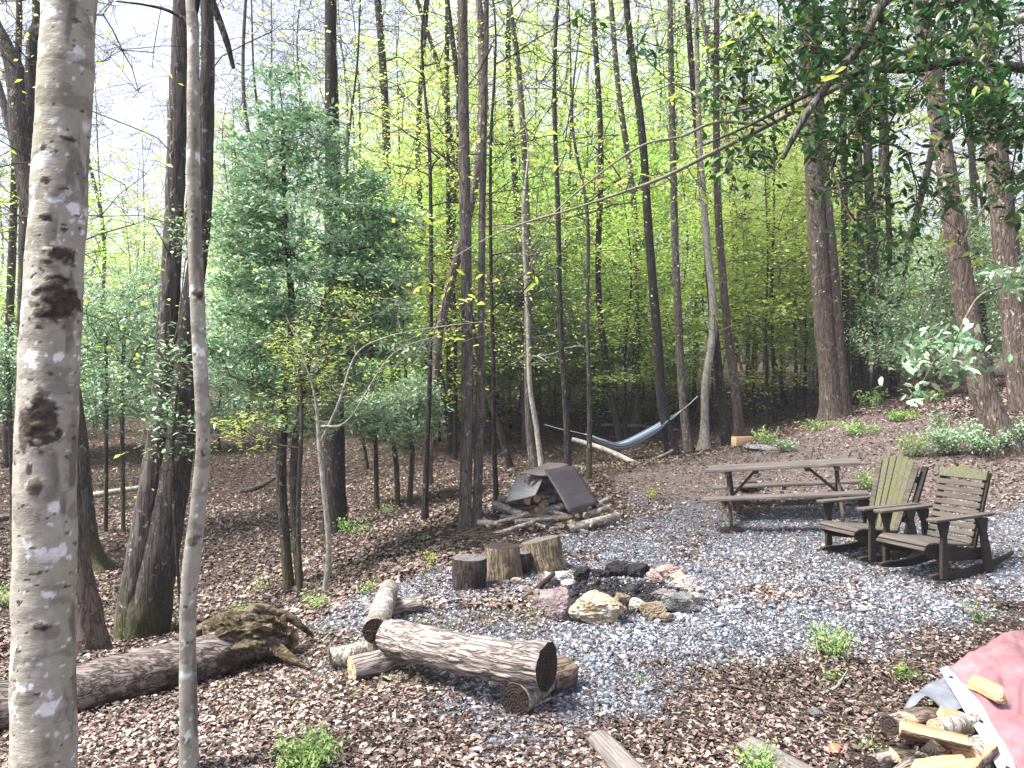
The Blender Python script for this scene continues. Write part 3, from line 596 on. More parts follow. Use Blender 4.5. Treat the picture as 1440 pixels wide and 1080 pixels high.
holly('low holly in the hollow between pale beech and twin oak', 13.5, [[(175, 650, 3), (172, 560, 3), (175, 450, 2)], [(150, 650, 3), (150, 560, 2.5), (148, 470, 2)]],
      [(170, 520, 75, 70), (150, 440, 55, 45), (215, 470, 55, 90), (200, 400, 40, 35, .5), (140, 570, 40, 25)], 300, 15000, .06, 'leaf_holly')
holly('small leafy sapling hanging in front of the twin oak', 7.6, [[(262, 880, 2.5), (250, 780, 2.2), (244, 640, 2), (250, 540, 1.5)]],
      [(225, 590, 32, 22), (240, 520, 24, 30), (215, 560, 22, 14), (236, 625, 10, 20), (250, 340, 26, 30)], 34, 900, .06, 'leaf_holly', 'dark', 'sapling', .6)
holly('low holly at the left edge behind the pale beech', 12, [[(20, 700, 3), (15, 600, 3), (10, 500, 2)]], [(10, 500, 40, 40), (20, 560, 30, 40), (-30, 520, 50, 60)], 90, 4500, .06)
holly('blue-green holly far back in the centre behind the wood pile', 21, [[(738, 625, 4), (735, 500, 3.5), (735, 400, 3)]], [(735, 390, 50, 50), (770, 440, 60, 50), (700, 450, 45, 50), (750, 500, 60, 30), (730, 340, 30, 25)], 300, 14000, .09, 'leaf_pale', spread=.14, tw=(4, .4, .005))
holly('wide holly behind the wood pile, right of the far centre one', 23, [[(850, 612, 4), (850, 520, 3.5), (846, 430, 3)], [(900, 610, 3), (898, 520, 3), (900, 450, 2)]], [(850, 470, 70, 45), (800, 510, 50, 35), (900, 500, 50, 40), (850, 400, 50, 40), (680, 520, 50, 40)], 300, 14000, .09, 'leaf_pale', spread=.15, tw=(4, .4, .005))
holly('pale green holly behind the brown leaning trunk', 17, [[(1320, 560, 4), (1318, 480, 3.5), (1310, 400, 3)]], [(1300, 420, 70, 60), (1250, 470, 50, 40), (1360, 380, 50, 60), (1400, 450, 50, 50), (1340, 330, 40, 40), (1290, 500, 60, 22)], 320, 16000, .075, 'leaf_pale', spread=.12, tw=(4, .35, .004))
holly('rounded holly at the right edge, beyond the thick brown tree', 16, [[(1500, 560, 4), (1490, 450, 3.5), (1480, 350, 3)]], [(1440, 400, 60, 70), (1500, 330, 60, 90), (1430, 480, 40, 30), (1420, 330, 40, 40)], 220, 9000, .075, 'leaf_pale', spread=.12, tw=(4, .35, .004))
holly('green holly between double-trunk tree and brown leaning trunk', 22, [[(1205, 575, 4), (1200, 480, 3), (1200, 400, 3)]], [(1210, 420, 50, 60), (1180, 350, 40, 50), (1240, 360, 50, 50), (1220, 490, 50, 30)], 220, 9000, .085, 'leaf_mid', spread=.14, tw=(4, .4, .005))

# overhanging branches, both rooted outside the frame on the right
def overhang(name, label, base_xy, stems, att, leaf, nleaf, ls, rt, bark, tw, spread=.06, tilt=1., droop=0., lasp=.8, down=0.):
    g = gz(*base_xy); base = np.array([base_xy[0], base_xy[1], g])
    tr, cr = tree_meshes([(np.array(p) - base, r) for p, r in stems], np.array(att) - base, M[bark], M[leaf], nleaf, ls, spread, tilt, rt, tw, 12, 70, rough_trunk(.04, 16, .1, 5, 3), twigmat=M['twig'], droop=droop, lasp=lasp, tmpl=LEAF6, down=down, kink=.03)
    return place_tree(name, label, 'tree', base, tr, cr)
def pxpts(lst, d): return [P(a, b, d + (c[0] if c else 0)) for a, b, *c in lst]
def cloud(blobs, n, d):
    tot = sum(b[2] * b[3] for b in blobs); A = []
    for (cx, cy, wx, wy, dd) in blobs:
        k = max(2, int(n * wx * wy / tot)); v = rng.normal(0, .5, (k, 2)); dz = d + dd + rng.normal(0, .25, k)
        A += [P(cx + v[j, 0] * wx, cy + v[j, 1] * wy, dz[j]) for j in range(k)]
    return A
hb = (3.9, 4.2); hg = gz(*hb)
A = cloud([(1005, 85, 30, 25, .3), (1070, 40, 50, 40, .3), (1140, 40, 80, 50, .1), (1230, 50, 80, 55, 0), (1330, 40, 90, 60, 0), (1130, 110, 90, 40, .3), (1180, 200, 70, 50, .2), (1240, 160, 60, 60, 0), (1190, 270, 45, 40, .2), (1250, 320, 50, 40, 0), (1230, 370, 40, 22, .2),
           (1330, 290, 35, 20, -.1), (1400, 100, 60, 90, -.2), (1370, 180, 50, 40, -.1), (1425, 260, 25, 50, -.2), (1415, 160, 35, 50, -.1), (1045, 230, 45, 25, .4), (1040, 150, 60, 30, .4), (1420, 190, 40, 40, -.3), (1220, 430, 30, 14, .3), (1290, 250, 30, 30, 0), (1020, 248, 12, 12, .4), (1250, -40, 150, 40, 0), (898, 75, 14, 14, .6), (830, 30, 20, 14, .6)], 360, 4.3)
overhang('holly_tree', 'dark-leaved holly reaching in from the upper right corner', hb,
         [([(3.9, 4.2, hg - .2), (3.85, 4.2, 1.2), (3.75, 4.15, 2.6), (3.6, 4.2, 3.9), (3.3, 4.3, 5.2)], [.13, .11, .09, .07, .03]),
          (pxpts([(1660, 130, 0), (1540, 105, 0), (1440, 93), (1360, 83), (1290, 95), (1230, 96), (1180, 110), (1120, 140), (1060, 172), (990, 203)], 4.2), [.045, .034, .027, .024, .021, .018, .014, .011, .008, .005]),
          (pxpts([(1600, -40, 0), (1420, -60, 0), (1270, -20), (1212, 60), (1165, 118), (1132, 165), (1102, 222)], 4.1), [.035, .028, .022, .020, .019, .017, .010])],
         A, 'leaf_holly_near', 6600, .056, .0035, 'greybark', (3, .16, .0022), .045)
hb2 = (5.2, 5.4); g2 = gz(*hb2)
A = cloud([(660, 470, 25, 16, .2), (700, 400, 30, 14, .2), (760, 380, 25, 14, .1), (620, 400, 30, 16, .1), (720, 300, 40, 25, .1), (560, 400, 12, 10, 0), (640, 440, 30, 20, 0), (850, 260, 60, 20, 0), (800, 200, 90, 50, .3), (960, 150, 60, 40, .1), (900, 250, 60, 40, .1), (780, 330, 50, 20, .1), (1000, 260, 60, 30, 0), (1060, 60, 80, 30, -.3), (1200, 120, 100, 80, -.3), (1300, 120, 60, 90, -.4), (1350, 330, 40, 90, -.4), (1100, 190, 60, 30, 0), (600, 330, 40, 30, .3)], 100, 4.9)
overhang('understory_tree', 'thin bare twigs with scattered lime leaves sweeping across the centre from the right', hb2,
         [([(5.2, 5.4, g2 - .2), (5.1, 5.4, 1.5), (4.9, 5.3, 3.2), (4.6, 5.2, 4.6)], [.07, .06, .05, .02]),
          (pxpts([(1780, 60, .3), (1500, 20, .1), (1300, 60), (1180, 120), (1080, 175), (1000, 215), (930, 250), (860, 275), (800, 295), (740, 312), (690, 332), (640, 360)], 4.9), [.04, .03, .022, .018, .015, .012, .010, .008, .007, .006, .004, .003]),
          (pxpts([(1080, 175), (1010, 170), (960, 190), (900, 205), (820, 262), (770, 310), (745, 350)], 4.9), [.012, .010, .008, .007, .006, .004, .003]),
          (pxpts([(1780, 60, .3), (1520, 200, 0), (1440, 240), (1380, 300), (1330, 390), (1290, 470)], 4.7), [.04, .02, .010, .008, .006, .004])],
         A, 'leaf_lime', 380, .066, .003, 'paletwig', (2, .2, .002), .05, .8, .03, .7)
hb3 = (3.5, 3.6); g3 = gz(*hb3)
A = cloud([(1330, 490, 40, 20, 0), (1300, 510, 25, 15, 0), (1360, 520, 30, 16, 0), (1420, 400, 25, 20, 0), (1300, 550, 25, 8, .1)], 34, 3.9)
overhang('holly_tree', 'low bright-leaved holly spray entering at the right edge', hb3,
         [([(3.5, 3.6, g3 - .2), (3.4, 3.6, .9), (3.3, 3.6, 1.9), (3.2, 3.6, 2.6)], [.035, .03, .025, .012]),
          (pxpts([(1690, 330, -.3), (1550, 370, -.1), (1440, 398), (1385, 412), (1362, 440), (1345, 475), (1320, 492)], 3.9), [.012, .009, .006, .005, .0045, .004, .003])],
         A, 'leaf_holly', 560, .06, .003, 'paletwig', (3, .13, .002), .035)

# bare pale sapling behind the log seats
sb = G(457, 834); d = sb[1]
st = [(np.array([P(457, 842, d), P(463, 770, d), P(456, 690, d), P(449, 625, d), P(443, 560, d), P(425, 500, d), P(400, 440, d)]) - sb, [4.5 / F * d, 4 / F * d, 3.6 / F * d, 3.2 / F * d, .012, .008, .004]),
      (np.array([P(449, 625, d), P(475, 570, d), P(500, 500, d), P(540, 475, d - .2), P(600, 462, d - .3), P(680, 452, d - .4)]) - sb, [.016, .014, .010, .007, .005, .003]),
      (np.array([P(452, 600, d), P(490, 590, d - .1), P(550, 500, d - .2), P(620, 470, d - .3)]) - sb, [.012, .008, .006, .003])]
A = cloud([(600, 465, 60, 16, -.3), (540, 500, 50, 20, -.2), (660, 455, 30, 10, -.3), (470, 540, 30, 30, 0), (430, 500, 30, 40, 0), (500, 450, 30, 40, 0), (560, 430, 40, 20, -.1)], 60, d)
tr, cr = tree_meshes(st, np.array(A) - sb, M['palebark'], M['leaf_lime'], 160, .05, .08, .7, .0035, (3, .2, .0025), 12, 60, rough_trunk(.04, 16, .3, 5, 3, .08), twigmat=M['paletwig'], kink=.03)
place_tree('sapling', 'bare pale-barked sapling forking at head height, beside the gravel edge', 'tree', sb, tr, cr)

# left edge: fine twigs of a small tree between the beech and the oak
px_tree('understory_tree', 'small twiggy tree with few leaves between pale beech and twin oak', 6.2, [[(22, 1000, 5), (30, 700, 4.5), (40, 400, 4), (60, 200, 3.4), (90, 60, 2.6)]], 'dark', 5.4, 10, nleaf=160, leaf='leaf_lime', low=34, lowr=1.5, crown_r=1.2, rt=.0035, tw=(3, .35, .0025), rings=60, fork=.9)

# ------------------------------------------------------------------ the wood behind: copies of a few grown trees
def dup(src, loc, rz, s, label=None):
    r = src.copy(); COL.objects.link(r); r.location = tuple(loc); r.rotation_euler = (U(-.04, .04), U(-.04, .04), rz); r.scale = (s, s, s * U(.9, 1.15))
    if label: r['label'] = label
    for ch in list(src.children):
        c = ch.copy(); COL.objects.link(c); c.parent = r
    return r
def tall_proto(H, r0, bark, nleaf, lean, natt=130, leaf='leaf_spring', first=.35, lsize=.07):
    k = 7; z = np.linspace(-.3, H, k); x = np.cumsum(rng.normal(0, lean, k)); y = np.cumsum(rng.normal(0, lean, k)); x -= x[0]; y -= y[0]
    pts = np.stack([x, y, z], -1); rr = [r0 * 1.1, r0, r0 * .92, r0 * .8, r0 * .62, r0 * .4, r0 * .12]
    c = crom(pts, 60); zz = H * (first + (1 - first) * rng.random(natt) ** .8); q = np.array([c[np.argmin(abs(c[:, 2] - h))] for h in zz])
    a = U(0, 6.28, natt); l = (.4 + 2.3 * rng.random(natt)) * (1.15 - .7 * np.abs(zz / H - .6)); att = np.stack([q[:, 0] + np.cos(a) * l, q[:, 1] + np.sin(a) * l, zz + l * .35], -1)
    lo = int(natt * .22); zl = U(1.8, H * first, lo); q = np.array([c[np.argmin(abs(c[:, 2] - h))] for h in zl]); a = U(0, 6.28, lo); l = U(.3, 1.5, lo)
    att = np.vstack([att, np.stack([q[:, 0] + np.cos(a) * l, q[:, 1] + np.sin(a) * l, zl + l * .3], -1)])
    return tree_meshes([(pts, rr)], att, M[bark], M[leaf], nleaf, lsize, .3, .7, .006, (4, .75, .005), 9, 36, rough_trunk(.05, 10, .5, 5, U(0, 9), .2), twigmat=M['twig'] if bark != 'greybark' else M[bark])
def under_proto(H, r0, w, nleaf, leaf, ls, natt=170, bark='dark', layer=.5, tilt=.5, z0=.08, spread=.17, gap=.1):
    pts = np.array([(0, 0, -.2), (U(-.1, .1), U(-.1, .1), H * .3), (U(-.3, .3), U(-.3, .3), H * .6), (U(-.4, .4), U(-.4, .4), H)]); rr = [r0, r0 * .8, r0 * .5, .006]
    att = ellip(natt, (0, 0, H * (z0 + .98) / 2), (w, w, H * (.98 - z0) / 2), gap, layer)
    return tree_meshes([(pts, rr)], att, M[bark], M[leaf], nleaf, ls, spread, tilt, .006, (3, .4, .005), 8, 24, rough_trunk(.04, 10, .4, 5, U(0, 9), .12), twigmat=M['twig'])
base_sets = {}
def spots(n, fx, mind, occupied):
    out = []; tries = 0
    while len(out) < n and tries < n * 60:
        tries += 1; x, y = fx(); ok = all((x - a) ** 2 + (y - b) ** 2 > mind ** 2 for a, b in occupied[-900:])
        if ok: out.append((x, y)); occupied.append((x, y))
    return out
def in_clearing(x, y): return (y < 16.5 and x > -1.5) or (y < 12.5 and abs(x) < 8) or (y < 19 and .5 < x < 9)
occ = []
def fx_tall():
    while True:
        y = 15 + 70 * rng.random() ** 1.25; x = U(-1, 1) * (.78 * y + 3)
        if not in_clearing(x, y) and not (abs(x / y - (-.26)) < .055 and y < 24): return x, y
tall_kinds = [('dark', 19, .085, 800), ('greybark', 20, .10, 900), ('dark', 16, .06, 900), ('redbark', 21, .11, 600), ('greybark', 15, .055, 1100), ('dark', 18, .07, 1100), ('greybark', 18, .075, 1300), ('dark', 14, .045, 1000)]
sp = spots(160, fx_tall, 1.3, occ)
for k, (bk, H, r0, nl) in enumerate(tall_kinds):
    tr, cr = tall_proto(H, r0 * .85, bk, nl, .33)
    mine = sp[k::len(tall_kinds)]; src = None
    desc = {'dark': 'tall dark-barked tree in the wood behind the clearing', 'greybark': 'tall grey-barked tree in the wood behind the clearing', 'redbark': 'tall brown-barked tree in the wood behind the clearing'}[bk]
    grp = {'dark': 'dark trees of the wood behind', 'greybark': 'grey trees of the wood behind', 'redbark': 'brown trees of the wood behind'}[bk]
    for (x, y) in mine:
        loc = (x, y, gz(x, y)); s = U(.85, 1.2)
        if src is None: src = place_tree('forest_tree', desc, 'tree', loc, tr, cr, grp); src.rotation_euler[2] = U(0, 6)
        else: dup(src, loc, U(0, 6.28), s)
# bright spring-green understory
und = [(7, .045, 1.9, 8500, 'leaf_spring', .09), (9, .05, 2.3, 10000, 'leaf_spring', .095), (5.5, .035, 1.6, 6500, 'leaf_spring', .085), (11, .06, 2.5, 11000, 'leaf_spring', .10), (4, .03, 1.5, 9000, 'leaf_mid', .08)]
hand = [(610, 21), (570, 20), (690, 22), (640, 19), (760, 23), (520, 24), (1080, 19.5), (1120, 23), (1000, 21), (880, 20.5), (830, 22), (905, 30), (960, 27), (1000, 24), (1060, 22.5), (1100, 26), (1130, 21), (840, 28), (790, 31), (740, 27), (690, 26), (650, 30), (600, 25), (570, 30), (630, 36), (1030, 33), (940, 36), (1080, 38), (880, 42), (760, 40), (700, 44), (1000, 46), (540, 38), (1150, 30), (1180, 40), (1230, 36), (1290, 34), (860, 24), (930, 22.5), (1090, 20.5), (1060, 28), (1120, 34), (970, 31), (500, 32), (460, 40), (820, 35), (780, 25)]
hs = [((px - CX) / F * d_, d_) for px, d_ in hand]
def fx_und():
    while True:
        y = 19 + 45 * rng.random(); x = U(-1, 1) * (.76 * y + 2)
        if not in_clearing(x, y) and not (-.45 < x / y < -.12 and y < 30): return x, y
rest = spots(75, fx_und, 1.2, occ)
nh = 0
for k, (H, r0, w, nl, lf, ls) in enumerate(und):
    tr, cr = under_proto(H, r0, w, nl, lf, ls); src = None
    mine = (hs[k::4] if k < 4 else []) + rest[k::len(und)]
    lab, grp = ('lime-green young tree of the wood behind the clearing', 'lime-green young trees in the wood') if lf == 'leaf_spring' else ('mid-green bushy young tree in the wood behind the clearing', 'mid-green bushy trees in the wood')
    for (x, y) in mine:
        loc = (x, y, gz(x, y))
        if src is None: src = place_tree('understory_tree', lab, 'tree', loc, tr, cr, grp)
        else: dup(src, loc, U(0, 6.28), U(.75, 1.25))
tr, cr = under_proto(15, .08, 2.6, 11500, 'leaf_spring', .10, 230, z0=.18); src = None
for px, d_ in [(560, 27), (600, 33), (650, 25), (700, 36), (745, 30), (800, 26), (850, 34), (890, 29), (940, 40), (975, 26), (1010, 34), (1050, 25), (1090, 31), (1120, 42), (1200, 34), (540, 40), (770, 44), (1330, 36), (330, 36), (620, 44), (200, 42), (1170, 42), (480, 33), (700, 28), (860, 46)]:
    x = (px - CX) / F * d_; loc = (x, d_, gz(x, d_))
    if src is None: src = place_tree('spring_tree', 'tall lime-leaved tree rising through the wood behind the clearing', 'tree', loc, tr, cr, 'tall lime-leaved trees in the wood')
    else: dup(src, loc, U(0, 6), U(.8, 1.2))
tr, cr = under_proto(3.6, .04, 1.5, 7500, 'leaf_holly', .08, 200, z0=.1, tilt=.9, layer=0, spread=.12, gap=.3); src = None
for px, d_, s in [(150, 22, 1), (60, 20, 1.1), (220, 26, 1.2), (-20, 24, 1.2), (620, 30, 1), (570, 26, .8), (690, 33, 1.1), (820, 30, 1), (1170, 27, .9), (1380, 26, 1.3), (1290, 30, 1.2), (310, 22, .9), (380, 25, 1.1), (930, 29, .9), (1440, 24, 1.3), (330, 32, 1.3), (110, 32, 1.4), (500, 24, .8), (660, 24, .7), (780, 27, .7)]:
    x = (px - CX) / F * d_; loc = (x, d_, gz(x, d_))
    if src is None: src = place_tree('holly_bush', 'rounded evergreen holly in the wood behind the clearing', 'bush', loc, tr, cr, 'far hollies in the wood')
    else: dup(src, loc, U(0, 6), s)
# ------------------------------------------------------------------ furniture, logs, stones
def frameX(axis, up=(0, 0, 1)):
    x = np.array(axis, float); x /= np.linalg.norm(x); u = np.array(up, float)
    if abs(x @ u) > .95 * np.linalg.norm(u): u = np.array([0, 1., 0])
    y = np.cross(u, x); y /= np.linalg.norm(y); z = np.cross(x, y); return np.stack([x, y, z], 1)
def put(name, me, parent, loc, Rm, bevel=0.):
    o = link(name, me, parent); o.matrix_local = Matrix.Translation(Vector(loc)) @ Matrix([[*Rm[k]] for k in range(3)]).to_4x4()
    if bevel:
        b = o.modifiers.new('bevel', 'BEVEL'); b.width = bevel; b.segments = 2; b.limit_method = 'ANGLE'; b.angle_limit = R(40)
    return o
BOXF = np.array([(0, 3, 2, 1), (4, 5, 6, 7), (0, 1, 5, 4), (1, 2, 6, 5), (2, 3, 7, 6), (3, 0, 4, 7)])
def boards(name, parent, mat, lst, axis, up=(0, 0, 1), bevel=.004):
    """lst: (p0, p1, width, thickness[, width direction]) boards running p0 to p1, in the parent's coordinates"""
    Rm = frameX(axis, up); mb = MB()
    for p0, p1, wd, th, *wdir in lst:
        p0, p1 = np.array(p0, float), np.array(p1, float); x = p1 - p0; x /= np.linalg.norm(x)
        wv = np.array(wdir[0] if wdir else np.cross((0, 0, 1), x), float); wv -= x * (wv @ x); wv /= np.linalg.norm(wv); tv = np.cross(x, wv)
        j = rng.normal(0, .0015, (8, 3))
        V = np.array([q + a * wv * wd / 2 + b * tv * th / 2 for q in (p0, p1) for a, b in ((-1, -1), (1, -1), (1, 1), (-1, 1))]) + j
        Fc = BOXF[:, ::-1]
        mb.add(V @ Rm, Fc)
    me = mb.mesh(name, mat); bm = bmesh.new(); bm.from_mesh(me); bmesh.ops.recalc_face_normals(bm, faces=bm.faces); bm.to_mesh(me); bm.free()
    return put(name, me, parent, (0, 0, 0), Rm, bevel)
def prism(name, parent, mat, outlines, Rm, loc, th, bevel=.004):
    """outlines: 2D polygons (list of (a,b)) in the plane of Rm's first two columns, thickness th along the third"""
    bm = bmesh.new()
    for ol, off in outlines:
        vs = [bm.verts.new((a, b, off - th / 2)) for a, b in ol]; f = bm.faces.new(vs)
        r = bmesh.ops.extrude_face_region(bm, geom=[f]); bmesh.ops.translate(bm, verts=[v for v in r['geom'] if isinstance(v, bmesh.types.BMVert)], vec=(0, 0, th))
    bmesh.ops.recalc_face_normals(bm, faces=bm.faces); me = bpy.data.meshes.new(name); bm.to_mesh(me); bm.free(); me.materials.append(mat)
    return put(name, me, parent, loc, Rm, bevel)

# picnic table
tc = (3.50, 9.81); pt = empty('picnic_table', (tc[0], tc[1], .05), 'weathered wooden picnic table with two attached benches on the gravel', 'picnic table', rz=R(-20)); pt.rotation_euler[1] = -R(5)
L = .915
boards('tabletop', pt, M['tabletop'], [((-L, y, .75), (L, y, .75), .134, .036) for y in (-.29, -.145, 0, .145, .29)], (1, 0, 0))
for s in (-1, 1):
    boards('bench', pt, M['tabletop'], [((-L - .02, s * y, .435), (L + .02, s * y, .435), .128, .036) for y in (.585, .72)], (1, 0, 0))
    boards('cross_beam', pt, M['oldwood'], [((s * .69, -.76, .37), (s * .69, .76, .37), .035, .09)], (0, 1, 0))
    boards('cleat', pt, M['oldwood'], [((s * .65, -.34, .705), (s * .65, .34, .705), .06, .05), ((s * .3, -.3, .705), (s * .3, .3, .705), .05, .05)], (0, 1, 0))
    boards('brace', pt, M['oldwood'], [((s * .62, 0, .40), (s * .32, 0, .70), .07, .035, (0, 1, 0))], (1, 0, 0))
    for q in (-1, 1):
        boards('leg', pt, M['oldwood'], [((s * .65, q * .13, .72), (s * .65, q * .40, -.02), .085, .038, (0, 1, 0))], (0, 0, 1), (1, 0, 0))
for q in (-1, 1): boards('bench_batten', pt, M['oldwood'], [((0, q * .53, .395), (0, q * .78, .395), .05, .045)], (0, 1, 0))
fb = G(1031, 751); o = boards('wooden_block', None, M['chairdark'], [((-.13, 0, .02), (.13, 0, .02), .12, .07)], (1, 0, 0)); o.location = (fb[0], fb[1] + .1, gz(fb[0], fb[1] + .1)); tag(o, 'dark wooden block wedged under the near left leg of the picnic table', 'block')

# rocking chairs: forward is +X
def outline_leg(x0, zb, zt, lean=0., wb=.075, wt=.10):
    zz = np.linspace(0, 1, 9); w = np.interp(zz, [0, .25, .55, .75, .88, 1], [wb, wb, wb * .95, wb * .72, wt, wt * 1.35]); z = zb + (zt - zb) * zz; xc = x0 + lean * zz
    return [(x, q) for x, q in zip(xc + w / 2, z)] + [(x, q) for x, q in zip((xc - w / 2)[::-1], z[::-1])]
FR = np.stack([np.array([1., 0, 0]), np.array([0, 0, 1.]), np.array([0, -1., 0])], 1)   # x, z plane; thickness across
def chair(name, label, loc, ang, kind):
    root = empty(name, loc, label, 'rocking chair', rz=ang)
    xs = np.linspace(.40, -.66, 16); bot = .015 + .30 * (xs - .10) ** 2; bot[-1] += .01; top = bot + np.interp(xs, [-.66, -.5, -.2, .3, .4], [.02, .05, .085, .06, .03])
    for s in (-1, 1):
        y = s * .275
        prism('rocker', root, M['chairdark'], [([(a, b) for a, b in zip(xs, bot)] + [(a, b) for a, b in zip(xs[::-1], top[::-1])], 0)], FR, (0, y, 0), .036)
        prism('front_leg', root, M['chairdark'], [(outline_leg(.27, .04, .545), 0)], FR, (0, y + s * .037, 0), .034)
        prism('rear_leg', root, M['chairdark'], [(outline_leg(-.30, .06, .555, .10, .09, .11), 0)], FR, (0, y + s * .037, 0), .034)
        prism('side_rail', root, M['chairdark'], [([(.38, .235), (.43, .29), (.42, .325), (.35, .335), (.1, .30), (-.2, .27), (-.36, .27), (-.38, .20), (-.3, .16), (.1, .17), (.3, .20)], 0)], FR, (0, s * .236, 0), .034)
        arm = [(.40, -.055), (.43, 0), (.40, .055), (.2, .06), (-.1, .05), (-.36, .035), (-.38, 0), (-.36, -.035), (-.1, -.05), (.2, -.06)]
        prism('armrest', root, M['chairwood'], [(arm, 0)], np.eye(3) @ np.array([[math.cos(.03), 0, math.sin(.03)], [0, 1, 0], [-math.sin(.03), 0, math.cos(.03)]]), (0, y + s * .02, .575), .026, .006)
    sl = []
    px_ = [.455, .435, .37, .285, .20, .115, .03, -.055, -.14]; pz = [.285, .325, .352, .347, .336, .325, .315, .308, .303]
    for a in range(len(px_) - 1):
        p = np.array([(px_[a] + px_[a + 1]) / 2, 0, (pz[a] + pz[a + 1]) / 2]); dirx = np.array([px_[a + 1] - px_[a], 0, pz[a + 1] - pz[a]]); wl = np.linalg.norm(dirx)
        sl.append((p + [0, -.265, 0], p + [0, .265, 0], max(.03, wl - .01), .02, dirx))
    boards('seat', root, M['chairwood'], sl, (0, 1, 0))
    a0 = np.array([-.17, .29]); bd = np.array([-.30, .95]); bd /= np.linalg.norm(bd)
    BR = np.stack([np.array([0, 1., 0]), np.array([bd[0], 0, bd[1]]), np.cross([0, 1., 0], [bd[0], 0, bd[1]])], 1)
    if kind == 'slats':
        ol = []
        for k in range(9): b = .02 + k * .066; ol.append(([(-.24, b), (.24, b), (.24, b + .05), (-.24, b + .05)], 0))
        prism('backrest', root, M['chairwood'], ol, BR, (a0[0], 0, a0[1]), .02)
        xx = np.linspace(-.25, .25, 33); top = .725 + .018 * np.cos(xx / .25 * np.pi * 1.0) + .014 * np.cos(xx / .25 * np.pi * 4) ; top[np.abs(xx) > .2] += .0
        prism('crest_rail', root, M['chairmoss'], [([(-.25, .622)] + [(.25, .622)] + [(a, b) for a, b in zip(xx[::-1], top[::-1])], 0)], BR, (a0[0], 0, a0[1]), .026)
        for s in (-1, 1): prism('back_post', root, M['chairdark'], [([(s * .225 - .03, -.05), (s * .225 + .03, -.05), (s * .225 + .03, .70), (s * .225 - .03, .70)], 0)], BR, (a0[0] - .03, 0, a0[1] - .01), .032)
    else:
        n = 7
        for k in range(n):
            u = (k - 3) / 3.; b0 = u * .185; t0 = u * .255; wb, wt = .054, .078; h = .83 - .075 * u * u; e = .02 * u
            ol = [(b0 - wb / 2, 0), (b0 + wb / 2, 0), (t0 + wt / 2, h - .012 * max(u, 0) * 2 - .004), (t0, h + .004), (t0 - wt / 2, h + .012 * min(u, 0) * 2 - .004)]
            prism('back_slat', root, M['chairmoss'] if abs(u) < .8 else M['chairwood'], [(ol, 0)], BR, (a0[0] + .02 * abs(u), 0, a0[1] - .02), .02)
        for h, wdt in ((.12, .24), (.55, .27)): prism('back_rail', root, M['chairdark'], [([(-wdt, h), (wdt, h), (wdt, h + .07), (-wdt, h + .07)], 0)], BR, (a0[0] - .03, 0, a0[1] - .02), .026)
        for s in (-1, 1): prism('back_post', root, M['chairdark'], [([(s * .25 - .03, -.05), (s * .25 + .03, -.05), (s * .29 + .035, .72), (s * .29 - .035, .72)], 0)], BR, (a0[0] - .065, 0, a0[1] - .01), .03)
    return root
fa = math.atan2(-.36, -.93)
chair('rocking_chair', 'dark wooden rocking chair with horizontal back slats and scalloped crest', (3.985, 7.25, gz(3.985, 7.25) - .005), fa, 'slats')
chair('rocking_chair', 'rocking chair with tall fan back of upright mossy slats', (3.80, 8.17, gz(3.8, 8.17) - .005), fa - .05, 'fan')

# logs -------------------------------------------------------------
def log_mesh(L, r0, r1, bark, end, rings=40, sides=28, amp=.06, bend=0., knots=3, flat=1.):
    t = np.linspace(0, 1, rings); path = np.stack([(t - .5) * L, bend * np.sin(t * np.pi), np.zeros(rings)], -1); sd = U(0, 90)
    kn = [(U(0, L) - L / 2, U(0, 6.28), U(.1, .25)) for _ in range(knots)]
    def disp(p, th, r):
        c = np.cos(th)[None] * r; s = np.sin(th)[None] * r; X = p[:, 0:1] + 0 * c
        v = 1 + amp * 2 * (np.abs(fbm(np.stack([X * 6 + sd, c * 28, s * 28], -1), 3) - .5) * 2 - .25) + .12 * (fbm(np.stack([X * 3 + sd, c * 5, s * 5], -1), 2) - .5)
        for kx, ka, kh in kn: v = v + kh * np.exp(-((X - kx) / (.7 * r)) ** 2 - ((np.angle(np.exp(1j * (th - ka))) / .45) ** 2)[None])
        return v
    m = MB(); V, Q = tube(path, r0 + (r1 - r0) * t, sides, disp); V[:, 2] *= flat; m.add(V, Q, 0)
    for e, sg in ((0, 1), (rings - 1, -1)):
        ring = V[e * sides:(e + 1) * sides]; c = ring.mean(0); a = [ring * (1 - f) + c * f + np.array([-sg * .004 * np.sin(f * 3) * 0, 0, 0]) + rng.normal(0, .0018, ring.shape) * [1, 0, 0] for f in (0, .08, .4, .75)]
        VV = np.vstack(a + [c[None]]); k = np.arange(sides); k2 = (k + 1) % sides; qs = []
        for q in range(3): qs.append(np.stack([q * sides + k, q * sides + k2, (q + 1) * sides + k2, (q + 1) * sides + k], -1)[:, ::-sg])
        m.add(VV, np.vstack(qs), 1); m.add(VV, np.stack([3 * sides + k, 3 * sides + k2, np.full(sides, 4 * sides)], -1)[:, ::-sg], 1)
    return m.mesh('log', [M[bark], M[end]], False)
def log(name, label, cat, p0, p1, r0, r1, bark='log', end='enddark', group=None, me=None, **k):
    p0, p1 = np.array(p0, float), np.array(p1, float); L = np.linalg.norm(p1 - p0)
    me = me or log_mesh(L, r0, r1, bark, end, **k)
    if 'smooth' not in me: me.polygons.foreach_set('use_smooth', [p.material_index == 0 for p in me.polygons]); me['smooth'] = 1
    o = put(name, me, None, (p0 + p1) / 2, frameX(p1 - p0)); return tag(o, label, cat, group)
def on(p, h): return np.array([p[0], p[1], gz(p[0], p[1]) + h])
def at(px, py, d): return P(px, py, d)
